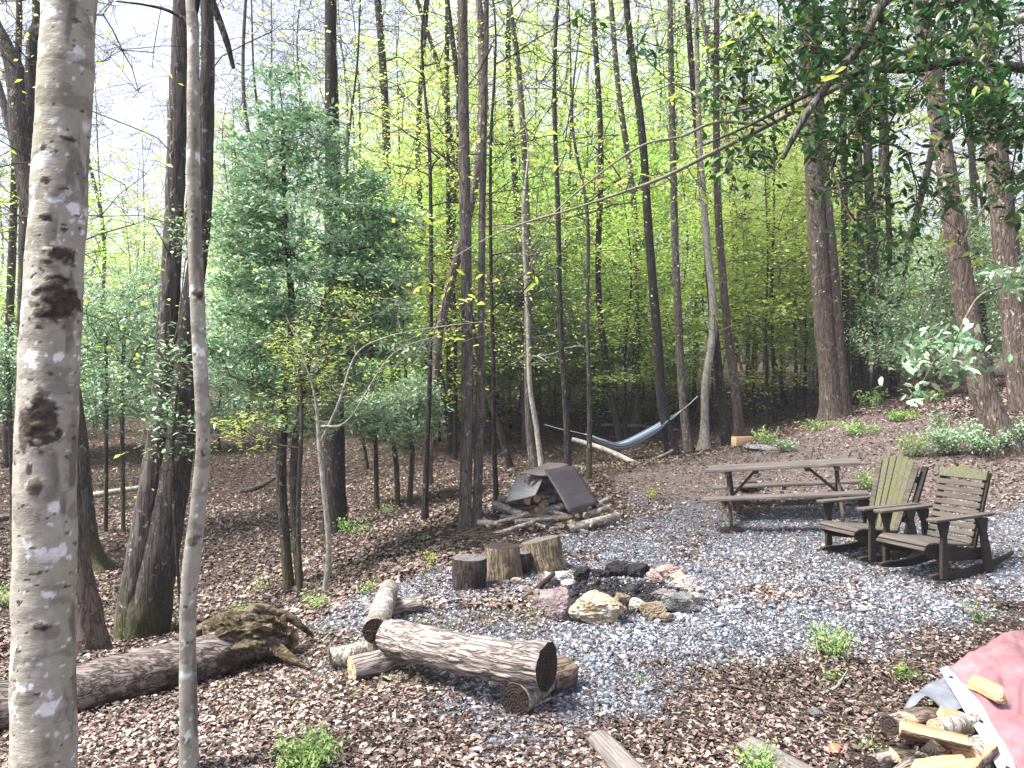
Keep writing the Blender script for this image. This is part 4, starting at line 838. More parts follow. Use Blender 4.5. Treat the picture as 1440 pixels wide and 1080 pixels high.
log('bench_log', 'thick barked log bench lying across two short logs in front of the fire ring', 'log', at(548, 893, 4.82), at(769, 938, 4.12), .104, .125, 'log', 'enddark', rings=180, sides=90, amp=.10, bend=-.035, knots=2)
log('bench_log', 'smoother log bench running away from the camera, dark cut end towards us', 'log', at(528, 886, 4.98), at(548, 827, 6.15), .082, .075, 'birch', 'enddark', rings=90, sides=50, amp=.03)
log('short_log', 'pale birch-like short log with black cut end under the right end of the bench', 'log', on(at(724, 975, 4.1), .085), on(at(770, 950, 4.45), .085), .088, .085, 'birch', 'enddark', rings=50, sides=44, amp=.05)
log('short_log', 'dark round log behind the right end of the log bench', 'log', on((.20, 4.40), .085), on((.33, 4.50), .085), .088, .085, 'brownlog', 'endgrey', rings=30, sides=36)
log('short_log', 'short split log with brown cut face under the left end of the bench', 'log', on((-.98, 4.72), .07), on((-.70, 4.90), .07), .075, .07, 'log', 'endlight', rings=40, sides=36, amp=.08)
log('short_log', 'grey short log sticking out left of the crossed log benches', 'log', on((-1.17, 4.98), .065), on((-.88, 5.10), .065), .068, .06, 'birch', 'enddark', rings=30, sides=32)
log('short_log', 'grey cross log under the far end of the smooth log bench', 'log', on((-1.12, 5.92), .06), on((-.70, 5.98), .07), .062, .075, 'log', 'endgrey', rings=40, sides=32, flat=.9)
# fallen tree at the left
def tube_part(name, parent, pts, rr, mat, sides=40, rings=160, amp=.08, seed=3, off=(0, 0, 0)):
    pa = crom(np.array(pts, float) - np.array(off), rings); ra = np.interp(np.linspace(0, 1, rings), np.linspace(0, 1, len(rr)), rr)
    T_, A_, B_ = frames(pa); cum = np.r_[0, np.cumsum(np.linalg.norm(np.diff(pa, axis=0), axis=1))]
    def disp(p, th, r):
        c = np.cos(th)[None] * r; s = np.sin(th)[None] * r; X = cum[:, None] + 0 * c
        return 1 + amp * 2.4 * (np.abs(fbm(np.stack([X * 5 + seed, c * 22, s * 22], -1), 4) - .5) * 2 - .25) + .3 * (fbm(np.stack([X * 3 + seed, c * 5, s * 5], -1), 3) - .5)
    m = MB(); V, Q = tube(pa, ra, sides, disp); m.add(V, Q)
    return link(name, m.mesh(name, mat, True), parent)
fp = [on((-3.6, 4.35), .10), on((-3.0, 4.62), .11), on((-2.5, 4.85), .13), on((-2.05, 5.05), .15), on((-1.75, 5.18), .17), on((-1.55, 5.25), .10)]
fl = empty('fallen_log', fp[2] * [1, 1, 0] + [0, 0, gz(fp[2][0], fp[2][1])], 'long dark rotting fallen trunk lying on the leaves at lower left', 'fallen tree'); f0 = np.array(fl.location)
tube_part('trunk', fl, fp, [.165, .16, .155, .15, .14, .06], M['rotlog'], off=f0)
M['rot'] = (lambda s: s.pr(s.ramp(s.noise(13, (1, 1, 1.6), 8, .8, 1), [(.36, (.015, .010, .008)), (.48, (.11, .08, .05)), (.58, (.34, .28, .18)), (.7, (.55, .49, .36))]), .9, s.bump(s.noise(22, (1, 1, 1.6), 8, .85), 1, .06), .15))(N('rotten_wood'))
tube_part('root_mass', fl, [on((-2.05, 5.12), .16), on((-1.85, 5.2), .22), on((-1.68, 5.28), .17), on((-1.5, 5.3), .05)], [.10, .18, .165, .07], M['rot'], 110, 200, .5, 9, f0)
for k, (pts, r) in enumerate([([on((-2.2, 5.1), .25), on((-2.0, 5.25), .34), on((-1.9, 5.3), .37)], [.05, .035, .015]), ([on((-1.8, 5.2), .3), on((-1.62, 5.4), .27), on((-1.5, 5.45), .17), on((-1.42, 5.5), .06)], [.045, .04, .03, .015]), ([on((-1.6, 5.2), .12), on((-1.45, 5.05), .08), on((-1.3, 5.0), .02)], [.05, .035, .01]), ([on((-1.9, 5.1), .30), on((-1.75, 5.3), .36), on((-1.62, 5.35), .30)], [.06, .05, .02])]):
    tube_part('root', fl, pts, r, M['rot'], 14, 24, .15, k, f0)
for lab, pts, rr in [('thin fallen trunk on the far leaf slope right of the pale beech', [at(128, 697, 15), at(170, 690, 15.2), at(212, 684, 15.5)], [.06, .055, .045]),
                     ('thin fallen trunk on the leaves at the far left edge', [at(-40, 735, 13), at(10, 727, 13.2), at(62, 714, 13.4)], [.07, .06, .045]),
                     ('dark fallen limb on the leaf slope behind the big holly', [at(340, 690, 13.5), at(365, 684, 13.4), at(392, 668, 13.5)], [.04, .05, .03]),
                     ('long pale pole leaning down the bank under the hammock', [at(805, 618, 16.2), at(850, 632, 15.8), at(900, 655, 15.2)], [.05, .055, .06]),
                     ('dark fallen trunk on the slope behind the hammock', [at(845, 598, 21), at(900, 600, 21), at(960, 606, 20.5)], [.05, .05, .04]),
                     ('dead limb lying at the edge of the bank right of the hammock pole', [at(905, 652, 15.6), at(935, 640, 15.8), at(945, 634, 16)], [.03, .045, .04])]:
    c = np.array(pts[1]); m = MB(); pa = crom([np.array(p) - c for p in pts], 40)
    for q in pa: q[2] = max(q[2], gz(q[0] + c[0], q[1] + c[1]) + .02 - c[2]) if 'pole' not in lab else q[2]
    V, Q = tube(pa, np.interp(np.linspace(0, 1, 40), [0, .5, 1], rr), 12, rough_trunk(.08, 14)); m.add(V, Q); tag(link('fallen_limb', m.mesh('fallen_limb', M['palebark' if 'pale' in lab else 'rotlog'], True), None, c), lab, 'fallen limb')

# stumps used as seats
def stump(label, px, d, r, h, bark, end, tilt=0., flare=0.):
    x = (px - CX) / F * d; b = on((x, d), -.02); t = b + np.array([tilt * h, -.3 * tilt * h, h + .02])
    return log('stump', label, 'stump', b, t, r * (1 + flare), r, bark, end, rings=40, sides=48, amp=.09, knots=1)
M['stumpbark'] = m_log('stump_bark', (.03, .022, .016), (.28, .22, .155), .12, 22)
M['blackbark'] = m_log('black_bark', (.010, .008, .008), (.065, .05, .045), .15, 20)
stump('black barked stump with flat grey top, leftmost of the row', 660, 6.78, .150, .265, 'blackbark', 'endgrey')
stump('tall brown stump, second from the left, grain running upright', 706, 7.12, .165, .30, 'stumpbark', 'enddark', flare=.1)
stump('small dark stump wedged between the two brown ones', 733, 7.32, .09, .20, 'blackbark', 'endgrey')
stump('tilted pale brown stump at the right end of the row', 768, 7.5, .18, .28, 'stumpbark', 'endgrey', -.25, .12)

# wood pile of birch logs under three boards
bx, by = .42, 10.05; protos = [log_mesh(1.0, .055, .05, b, e, 24, 16, .06, knots=1) for b, e in (('birch', 'endlight'), ('birch', 'endgrey'), ('log', 'endlight'), ('brownlog', 'endlight'))]
rows = [(0, 17), (1, 14), (2, 12), (3, 9), (4, 6), (5, 3)]
for lv, n in rows:
    hw = .85 - lv * .13
    for k in range(n):
        f = (k + .5) / n * 2 - 1; yy = by - .40 + lv * .08 + (k % 3) * .30 * (1 - lv * .1); x = bx + f * hw * .8 + U(-.05, .05) - .05; zz = gz(x, yy) + .05 + lv * .088 + U(-.02, .02)
        a = rng.normal(.15, .6) if k % 4 else 1.5 + rng.normal(0, .5); le = U(.4, .62) * (.9 if lv > 3 else 1); sc_ = U(.55, 1.15)
        v = np.array([math.cos(a), -math.sin(a) * .9, U(-.3, .25)]); v = v / np.linalg.norm(v) * le / 2; c = np.array([x, yy, zz])
        o = log('firewood_log', 'cut pale log stacked in the wood pile under the boards', 'log', c - v, c + v, .05, .05, group='logs of the covered wood pile', me=protos[(k * 7 + lv) % 4]); o.scale = (le, sc_, sc_)
for k in range(16):
    x = U(-.5, 1.0); yy = U(9.35, 9.7); a = U(-.6, 1.3); le = U(.3, .55); c = np.array([x, yy, gz(x, yy) + U(.03, .16)]); v = np.array([math.cos(a), -math.sin(a), U(-.3, .3)]); v = v / np.linalg.norm(v) * le / 2
    o = log('firewood_log', 'cut pale log stacked in the wood pile under the boards', 'log', c - v, c + v, .05, .05, group='logs of the covered wood pile', me=protos[k % 4]); s_ = U(.4, .8); o.scale = (le, s_, s_)
for k in range(18):
    x = bx + U(-.42, .22); yy = by + U(-.32, -.1); lv = .12 + .46 * rng.random(); c = np.array([x * .7 + bx * .3, yy + lv * .25, gz(x, yy) + lv]); a = 1.5 + rng.normal(0, .5); le = U(.35, .5); v = np.array([math.cos(a), -math.sin(a), U(-.2, .1)]); v = v / np.linalg.norm(v) * le / 2
    o = log('firewood_log', 'cut pale log stacked in the wood pile under the boards', 'log', c - v, c + v, .05, .05, group='logs of the covered wood pile', me=protos[k % 3]); s_ = U(.6, 1.0); o.scale = (le, s_, s_)
for lab, a, b, r, bk in [('thick pale log lying on the ground at the right foot of the wood pile', at(797, 744, 9.3), at(868, 726, 9.75), .062, 'birch'), ('pale log above the thick one at the right of the wood pile', at(788, 735, 9.5), at(856, 714, 9.95), .045, 'birch'),
                         ('slim log poking out far right behind the big plywood board', at(835, 712, 9.9), at(857, 700, 10.3), .035, 'birch'), ('long pale branch lying across the front of the wood pile', at(693, 752, 9.1), at(752, 733, 9.35), .028, 'birch'),
                         ('dark long limb at the left foot of the wood pile', at(683, 742, 9.3), at(742, 722, 9.6), .04, 'log')]:
    log('log', lab, 'log', a, b, r, r * .9, bk, 'enddark', rings=40, sides=20)
def sheet(name, label, c4, th, mat):
    c4 = [np.array(p) for p in c4]; x = c4[1] - c4[0]; Rm = frameX(x / np.linalg.norm(x), np.cross(x, c4[3] - c4[0])); o0 = sum(c4) / 4
    n = 10; u, v = np.meshgrid(np.linspace(0, 1, n), np.linspace(0, 1, n)); u = u.ravel()[:, None]; v = v.ravel()[:, None]
    S = (1 - u) * (1 - v) * c4[0] + u * (1 - v) * c4[1] + u * v * c4[2] + (1 - u) * v * c4[3]; nrm = Rm[:, 2]
    S = S + np.array([0, -.055, .045]) + nrm * (.012 * np.sin(u * 5 + 1) * np.cos(v * 4)); m = MB(); i = np.arange(n - 1)[:, None] * n + np.arange(n - 1)[None]; Q = np.stack([i, i + 1, i + n + 1, i + n], -1).reshape(-1, 4)
    m.add((S - o0) @ Rm, Q); o = put(name, m.mesh(name, mat), None, o0, Rm); s = o.modifiers.new('solid', 'SOLIDIFY'); s.thickness = th; s.offset = 0; return tag(o, label, 'board')
sheet('plywood_board', 'large dark plywood board leaning on the right side of the wood pile', [at(766, 664, 9.75), at(806, 660, 10.25), at(842, 711, 9.95), at(799, 726, 9.35)], .014, M['board'])
M['greyboard'] = m_wood('grey_plywood', (.14, .135, .14), (.30, .30, .31), (1.5, 9, 9), rough=.5)
sheet('plywood_board', 'small grey plywood board sloping down the left side of the wood pile', [at(727, 671, 10.3), at(764, 676, 9.8), at(752, 700, 9.45), at(712, 711, 9.75)], .014, M['greyboard'])
M['palboard'] = m_wood('pale_plywood', (.14, .11, .10), (.27, .22, .205), (1.5, 9, 9), rough=.6)
sheet('plywood_board', 'pale brown plywood board lying across the top of the wood pile', [at(732, 671, 9.75), at(769, 672, 9.7), at(799, 658, 10.6), at(770, 654, 10.8)], .02, M['palboard'])
# brush heap left of the pile
m = MB()
for k in range(90):
    p = G(U(650, 705), U(735, 775)); a = U(-.5, .9); l = U(.25, .7); q = p + [0, 0, U(.01, .18)]; v = np.array([math.cos(a), math.sin(a), U(-.15, .3)]) * l
    V, Q = tube(np.array([q - v / 2, q + rng.normal(0, .03, 3), q + v / 2]), [.006, .005, .003], 4); m.add(V, Q)
tag(link('brushwood', m.mesh('brushwood', M['twig'])), 'heap of thin dead twigs left of the wood pile behind the stumps', 'brushwood', kind='stuff')

# fire ring --------------------------------------------------------
def m_rock(name, a, b, c): s = N(name); return s.pr(s.mix(s.ramp(s.noise(30, det=6, rough=.8), [(.3, .55), (.45, 0.)]), s.ramp(s.noise(9, det=8, rough=.8, dist=.6), [(.34, a), (.5, b), (.64, c)]), tuple(np.array(a) * .35)), .8, s.bump(s.noise(18, det=8, rough=.85), 1., .04), .3)
RK = dict(pink=m_rock('purple_stone', (.12, .09, .095), (.27, .21, .215), (.46, .39, .39)), yellow=m_rock('yellow_white_stone', (.20, .13, .06), (.52, .44, .31), (.80, .77, .70)), brown=m_rock('tan_stone', (.12, .09, .06), (.31, .25, .18), (.52, .46, .37)),
          grey=m_rock('grey_green_stone', (.08, .09, .085), (.22, .23, .22), (.42, .43, .41)), white=m_rock('white_stone', (.32, .27, .25), (.56, .51, .49), (.76, .74, .72)), red=m_rock('reddish_stone', (.20, .11, .09), (.42, .32, .29), (.66, .60, .57)), black=m_rock('sooty_stone', (.008, .008, .009), (.028, .027, .03), (.09, .085, .09)))
def rock(label, px, py, wpx, hpx, mat, depth=1., name='stone', group=None, cuts=11, seed=None, cat='stone'):
    g = G(px, py); d = g[1]; w = wpx / F * d; h = hpx / F * d * .92; dp = w * .75 * depth; c = np.array([g[0], g[1] + dp * .35, g[2]])
    bm = bmesh.new(); bmesh.ops.create_icosphere(bm, subdivisions=5, radius=1); V = np.array([v.co[:] for v in bm.verts]); rs = np.random.default_rng(seed or int(px * 7 + py))
    for _ in range(cuts):
        nv = rs.normal(0, 1, 3); nv /= np.linalg.norm(nv); k = rs.uniform(.5, .85); over = np.clip(V @ nv - k, 0, None); V -= over[:, None] * nv * .93
    V /= np.abs(V).max(0); V *= 1 + (.42 * (fbm(V * 2.0 + seed_off(px), 5) - .5) - .22 * (np.abs(fbm(V * 4.5 + seed_off(px), 4) - .5) * 2) ** .7 + .1 * (vnoise(V * 16 + 3) - .5))[:, None]; V /= np.abs(V).max(0)
    V *= np.array([w / 2, dp / 2, h / 2 * 1.15]); V[:, 2] += h * .46
    for v, q in zip(bm.verts, V): v.co = q
    me = bpy.data.meshes.new(name); bm.to_mesh(me); bm.free(); me.materials.append(RK[mat]); o = link(name, me, None, c); return tag(o, label, cat, group)
def seed_off(x): return (x * .37) % 50
for a in [('purple-grey boulder at the front left of the fire ring', 785, 874, 56, 46, 'pink'), ('large yellow and white boulder at the front of the fire ring', 842, 878, 92, 52, 'yellow', .8), ('small dark brown stone right of the yellow boulder', 877, 858, 30, 26, 'brown'),
          ('whitish pink stone between yellow boulder and tan stone', 899, 862, 30, 22, 'white'), ('tan blocky stone with reddish top at the front right of the ring', 922, 873, 42, 34, 'brown'), ('grey-green large stone at the right of the ring', 958, 864, 58, 34, 'grey', .9),
          ('white-pink flat stone at the right rear of the ring', 966, 834, 46, 24, 'white'), ('reddish stone at the back right of the ring', 942, 817, 44, 24, 'red'), ('small red-brown stone with soot inside the right rear', 922, 822, 26, 20, 'red'), ('pale flat stone at the left rear of the ring', 786, 826, 46, 22, 'white'),
          ('small tan stone at the far left of the ring', 752, 843, 22, 16, 'brown'), ('small pale stone in front of the left rear', 800, 828, 24, 14, 'white'), ('purple small stone behind the purple-grey boulder', 763, 858, 30, 22, 'pink'), ('round sooty black stone at the left rear', 818, 820, 28, 24, 'black'),
          ('low sooty black stone at the back of the ring', 845, 813, 36, 14, 'black'), ('highest sooty black stone at the back of the ring', 868, 812, 36, 24, 'black'), ('sooty grey slab at the back of the ring, right of the highest black one', 896, 813, 44, 20, 'black'), ('flat purple slab inside the right of the ring', 935, 842, 46, 12, 'pink'),
          ('little white stone in front of the gap right of the yellow boulder', 862, 876, 16, 10, 'white'), ('small black stone at the left of the fire ring', 772, 838, 24, 15, 'black'), ('cream wedge stone between purple-grey and yellow boulders', 811, 874, 24, 20, 'yellow'), ('low tan stone before the grey-green one', 936, 876, 26, 14, 'brown'), ('cream stone at the right end of the ring', 980, 852, 26, 20, 'white'), ('rusty cream stone at the right rear, above the white flat one', 958, 822, 30, 18, 'yellow'), ('tan stone at the far left rear of the ring', 768, 830, 26, 17, 'brown')]:
    rock(*a)
for k in range(22):
    a_ = U(0, 6.28); q = U(.66, .86); x = .90 + q * math.cos(a_); y = 6.42 + q * math.sin(a_) * .98; w_ = U(8, 17)
    rock('small loose cream-grey stone lying round the fire ring', CX + x / y * F, HY + (EYE - gz(x, y)) / y * F, w_, w_ * .7, ['white', 'brown', 'grey', 'pink'][k % 4], group='small stones around the fire ring', name='small_stone', seed=200 + k)
rc = np.array([.90, 6.42]); n = 60; rr_, tt = np.meshgrid(np.linspace(0, 1, 26), np.linspace(0, 2 * np.pi, n, endpoint=False), indexing='ij')
X = rc[0] + rr_ * .60 * np.cos(tt); Y = rc[1] + rr_ * .58 * np.sin(tt); Z = height(X, Y) + .03 * (1 - rr_ ** 3) - .012 + .04 * (n2(X, Y, 9, 51) - .5) * (1 - rr_)
i = np.arange(25)[:, None] * n; j = np.arange(n)[None]; j2 = (j + 1) % n; m = MB(); m.add(np.stack([X, Y, Z], -1), np.stack([i + j, i + n + j, i + n + j2, i + j2], -1).reshape(-1, 4))
k = 2600; a = U(0, 6.28, k); q = np.sqrt(rng.random(k)) * .56; x = rc[0] + q * np.cos(a); y = rc[1] + q * np.sin(a); sz = np.exp(rng.normal(math.log(.015), .5, k))
scatter(m, OCT, np.stack([x, y, height(x, y) + .025 + sz * .2], -1), np.stack([sz * U(1, 2.2, k), sz, sz * .7], -1), rotmats(k, .6), 0, None, .15)
tag(link('ash', m.mesh('ash', M['char'])), 'black ash and charcoal filling the stone fire ring', 'ash', kind='stuff')
for lab, a, b, r0, r1 in [('thick charred pole leaning over the left rim of the fire ring', at(778, 806, 6.75), at(735, 846, 6.25), .022, .028), ('short charred stick end on the gravel left of the ring', at(737, 843, 6.3), at(704, 856, 6.1), .02, .012)]:
    log('charred_stick', lab, 'stick', a, b, r0, r1, 'blackbark', 'enddark', rings=30, sides=12)
for lab, a, b, r, mt in [('pale bare stick on the gravel between logs and fire ring', (612, 850), (660, 845), .010, 'birch'), ('bent grey stick in the leaves below the right gravel edge', (1152, 980), (1201, 955), .011, 'palebark'), ('forked stick in the leaves left of the bent grey stick', (1020, 965), (1078, 982), .010, 'brownlog'),
                         ('pale stick chip beside the black-ended short log', (745, 1000), (778, 988), .012, 'birch'), ('pale broken twig crossing near the black-ended short log', (752, 985), (776, 1002), .009, 'birch'), ('thin stick on the gravel in front of the left rocking chair', (1180, 812), (1225, 800), .006, 'palebark'),
                         ('dark stick across the litter above the firewood tarp', (1230, 932), (1318, 938), .008, 'brownlog'), ('long twig on the litter in front of the fallen trunk', (205, 990), (265, 975), .008, 'brownlog'), ('dark twig on the gravel right of the wood pile', (890, 748), (935, 742), .012, 'brownlog'),
                         ('thin twig at the gravel centre near the rocking chairs', (1110, 830), (1160, 826), .006, 'brownlog'), ('small stick behind the long log bench', (1235, 762), (1236, 775), .006, 'brownlog')][:10]:
    p, q = G(*a), G(*b); p[2] += r * 1.2; q[2] += r * 1.2; c = (p + q) / 2; mid = [0, 0, .012] + rng.normal(0, .02, 3) * [1, 1, 0]; m = MB()
    pa = crom([p - c, (p - c) * .3 + mid, (q - c) * .4 - mid * np.array([1, 1, -1]), q - c], 14); V, Q = tube(pa, np.linspace(r, r * .5, 14), 7, rough_trunk(.1, 30)); m.add(V, Q)
    if 'forked' in lab or 'bent' in lab: V, Q = tube(np.array([pa[7], pa[7] + (q - p) * .25 + [.03, .08, .02]]), [r * .6, r * .2], 5); m.add(V, Q)
    tag(link('stick', m.mesh('stick', M[mt], True), None, c), lab, 'stick')
log('grey_log', 'squared grey weathered log at the bottom edge of the picture', 'log', on(at(842, 1040, 3.72), .05), on((.62, 3.05), .05), .058, .07, 'greywood', 'enddark', rings=60, sides=24, amp=.12, flat=.75)
log('bark_slab', 'frayed pale grey slab of wood at the bottom, right of the squared log', 'wood', on(at(1050, 1045, 3.72), .02), on((1.33, 3.28), .03), .07, .09, 'greywood', 'enddark', rings=50, sides=30, amp=.2, flat=.35)
rock('small grey stone in the leaf litter at lower right', 1147, 1010, 24, 13, 'grey'); rock('flat grey stone beside the wooden box beyond the picnic table', 1072, 634, 46, 9, 'grey'); rock('dark blue-grey rock heap seen under the picnic table top', 1056, 694, 40, 18, 'black')
rock('white stone lying on the far gravel by the wood pile', 792, 690, 0.01 + 9, 5, 'white'); rock('pale stone at the foot of the stump row', 726, 822, 20, 10, 'red')
wb = G(1045, 627); o = boards('wooden_box', None, M['splitwood'], [((-.22, -.08, .10), (.22, -.08, .10), .03, .20, (0, 1, 0)), ((-.22, .12, .10), (.22, .12, .10), .03, .20, (0, 1, 0)), ((-.205, -.064, .10), (-.205, .104, .10), .03, .20, (1, 0, 0)), ((.205, -.064, .10), (.205, .104, .10), .03, .20, (1, 0, 0))], (1, 0, 0)); o.location = (wb[0], wb[1], wb[2]); o.rotation_euler = (0, 0, .2); tag(o, 'small open tan wooden box on the bank by two dark trunks', 'box')
bp = G(1170, 1060); bm = bmesh.new(); bmesh.ops.create_uvsphere(bm, u_segments=24, v_segments=16, radius=.028); me = bpy.data.meshes.new('ball'); bm.to_mesh(me); bm.free(); me.polygons.foreach_set('use_smooth', [True] * len(me.polygons)); s = N('orange_skin'); me.materials.append(s.pr(s.ramp(s.noise(14), [(.4, (.62, .10, .05)), (.7, (.75, .28, .14))]), .45)); tag(link('ball', me, None, bp + [0, 0, .024]), 'small orange-red ball in the leaf litter beside the firewood', 'ball')

# hammock ------------------------------------------------------------
ha, hb_, hc = at(822, 611, 17.2), at(952, 583, 17.6), at(874, 632, 17.3)
hm = empty('hammock', (ha + hb_) / 2, 'blue-grey striped hammock slung between two trees above the hollow', 'hammock'); h0 = np.array(hm.location)
cen = crom([ha, P(845, 624, 17.25), hc, P(916, 612, 17.45), hb_], 60); v = np.linspace(-1, 1, 41); t = np.linspace(0, 1, 60); wv = .30 * np.clip(np.sin(np.pi * t), 0, 1) ** .6 + .02
ax = (hb_ - ha); ax /= np.linalg.norm(ax); sd = np.cross(ax, [0, 0, 1.]); sd /= np.linalg.norm(sd)
V = cen[:, None] + sd[None, None] * (np.sin(v * 1.25)[None, :, None] * wv[:, None, None] * .8) + np.array([0, 0, 1.])[None, None] * ((1 - np.cos(v * 1.25))[None, :, None] * wv[:, None, None] * .75 + .012 * np.sin(v * 22)[None, :, None]) - h0
i = np.arange(59)[:, None] * 41 + np.arange(40)[None]; m = MB(); m.add(V.reshape(-1, 3), np.stack([i, i + 1, i + 42, i + 41], -1).reshape(-1, 4), 0, np.tile(v * .5 + .5, 60))
s = N('hammock_cloth'); wv_ = s.math('FRACT', s.math('MULTIPLY', s.attr(), 7.)); s.pr(s.ramp(wv_, [(0, (.13, .18, .23)), (.35, (.13, .18, .23)), (.4, (.42, .50, .55)), (.75, (.42, .50, .55)), (.8, (.24, .32, .39))]), .85)
o = link('hammock_bed', m.mesh('hammock_bed', s.m, True), hm); sm = o.modifiers.new('solid', 'SOLIDIFY'); sm.thickness = .008
s = N('hammock_rope'); rope = s.pr((.50, .50, .48), .85)
for a, b in ((ha, P(766, 597, 17)), (hb_, P(981, 557, 18))):
    m = MB(); a_ = cen[2] if a is ha else cen[-3]
    for kk in range(9):
        sp_ = (kk / 8 - .5); st = a_ + sd * sp_ * .2 + [0, 0, .03]; mid = a + (b - a) * .35; V, Q = tube(np.array([st, mid + [0, 0, sp_ * .01]]) - h0, [.005, .005], 4); m.add(V, Q)
    V, Q = tube(np.array([a + (b - a) * .33, a + (b - a) * .66 - [0, 0, .015], b]) - h0, [.012, .010, .010], 6); m.add(V, Q); link('rope', m.mesh('rope', rope, True), hm)

# firewood and tarpaulin at the lower right ---------------------------
CT = [[(1318, 940, 4.1), (1345, 985, 3.85), (1372, 1030, 3.6), (1408, 1095, 3.3)], [(1360, 926, 4.25), (1400, 972, 3.9), (1432, 1030, 3.62), (1475, 1105, 3.35)], [(1411, 893, 4.4), (1458, 945, 4.05), (1500, 1015, 3.8), (1545, 1100, 3.5)], [(1490, 897, 4.75), (1550, 950, 4.5), (1610, 1035, 4.2), (1660, 1120, 3.9)]]
CT = np.array([[P(*c) for c in r] for r in CT]); n1, n2_ = 90, 80
cols = np.stack([crom(CT[:, k], n1) for k in range(4)], 1); S = np.stack([crom(cols[k], n2_) for k in range(n1)], 0)   # n1 x n2 x 3
uu, vv = np.meshgrid(np.linspace(0, 1, n1), np.linspace(0, 1, n2_), indexing='ij'); q = np.stack([uu * 2.2 + vv * 1.2, vv * .9, 0 * uu], -1)
fold = (np.abs(fbm(q * 2.6 + 3, 3) - .5) * 2); fold2 = np.abs(np.sin((uu * 1.3 + vv * .45) * 9 + 3 * fbm(q * 1.5, 2))); S[..., 2] += .07 * fold * sstep(0, .15, uu) + .022 * fold2 * sstep(.02, .2, uu) + .012 * (fbm(q * 12, 3) - .5)
tp = empty('tarpaulin', (S[20, 40, 0], S[20, 40, 1], gz(S[20, 40, 0], S[20, 40, 1])), 'faded mauve tarpaulin with pale hem thrown over the firewood at lower right', 'tarpaulin'); t0 = np.array(tp.location)
def grid_mesh(S_, name, mat, parent, off, th=.002):
    a, b = S_.shape[:2]; i = np.arange(a - 1)[:, None] * b + np.arange(b - 1)[None]; m = MB(); m.add((S_ - off).reshape(-1, 3), np.stack([i, i + b, i + b + 1, i + 1], -1).reshape(-1, 4)); o = link(name, m.mesh(name, mat, True), parent); s_ = o.modifiers.new('solid', 'SOLIDIFY'); s_.thickness = th; s_.offset = 0; return o
s = N('mauve_tarp'); f = s.noise(5, det=6, rough=.7); tm = s.pr(s.ramp(f, [(.35, (.19, .085, .095)), (.6, (.29, .15, .165)), (.75, (.38, .23, .24))]), .5, s.bump(s.noise(60, det=3), .25, .003), .4)
s = N('pale_hem'); hmat = s.pr((.34, .35, .38), .6, s.bump(s.noise(120), .2, .002)); s = N('grey_lining'); lmat = s.pr(s.ramp(s.noise(5, det=5), [(.35, (.11, .12, .145)), (.7, (.22, .235, .27))]), .55, s.bump(s.noise(40), .3, .004))
grid_mesh(S[5:], 'cover', tm, tp, t0); grid_mesh(S[:7] + [0, 0, .003], 'hem', hmat, tp, t0)
for k in (8, 42, 72):
    p = S[3, k]; nrm = np.cross(S[5, k] - S[1, k], S[3, k + 3] - S[3, k - 3]); nrm /= np.linalg.norm(nrm); nrm *= np.sign(nrm[2]); bm = bmesh.new(); bmesh.ops.create_cone(bm, cap_ends=True, segments=20, radius1=.010, radius2=.010, depth=.004); me = bpy.data.meshes.new('eyelet'); bm.to_mesh(me); bm.free(); me.materials.append(M['char']); put('eyelet', me, tp, p - t0 + nrm * .006, frameX(np.cross(nrm, [0, 1, 0]), nrm))
C2 = np.array([[P(*c) for c in r] for r in [[(1262, 1008, 4.0), (1275, 985, 4.1), (1300, 962, 4.15), (1330, 948, 4.16)], [(1266, 998, 3.9), (1290, 972, 3.98), (1318, 968, 4.0), (1345, 975, 3.98)], [(1285, 990, 3.85), (1305, 985, 3.86), (1325, 990, 3.86), (1352, 998, 3.84)]]])
cols = np.stack([crom(C2[:, k], 30) for k in range(4)], 1); S2 = np.stack([crom(cols[k], 40) for k in range(30)], 0); a_, b_ = np.meshgrid(np.linspace(0, 1, 30), np.linspace(0, 1, 40), indexing='ij'); S2[..., 2] += .03 * np.sin(b_ * 7) * a_ + .02 * (fbm(np.stack([a_ * 6, b_ * 6, 0 * a_], -1), 3) - .5)
grid_mesh(S2, 'lining', lmat, tp, t0)
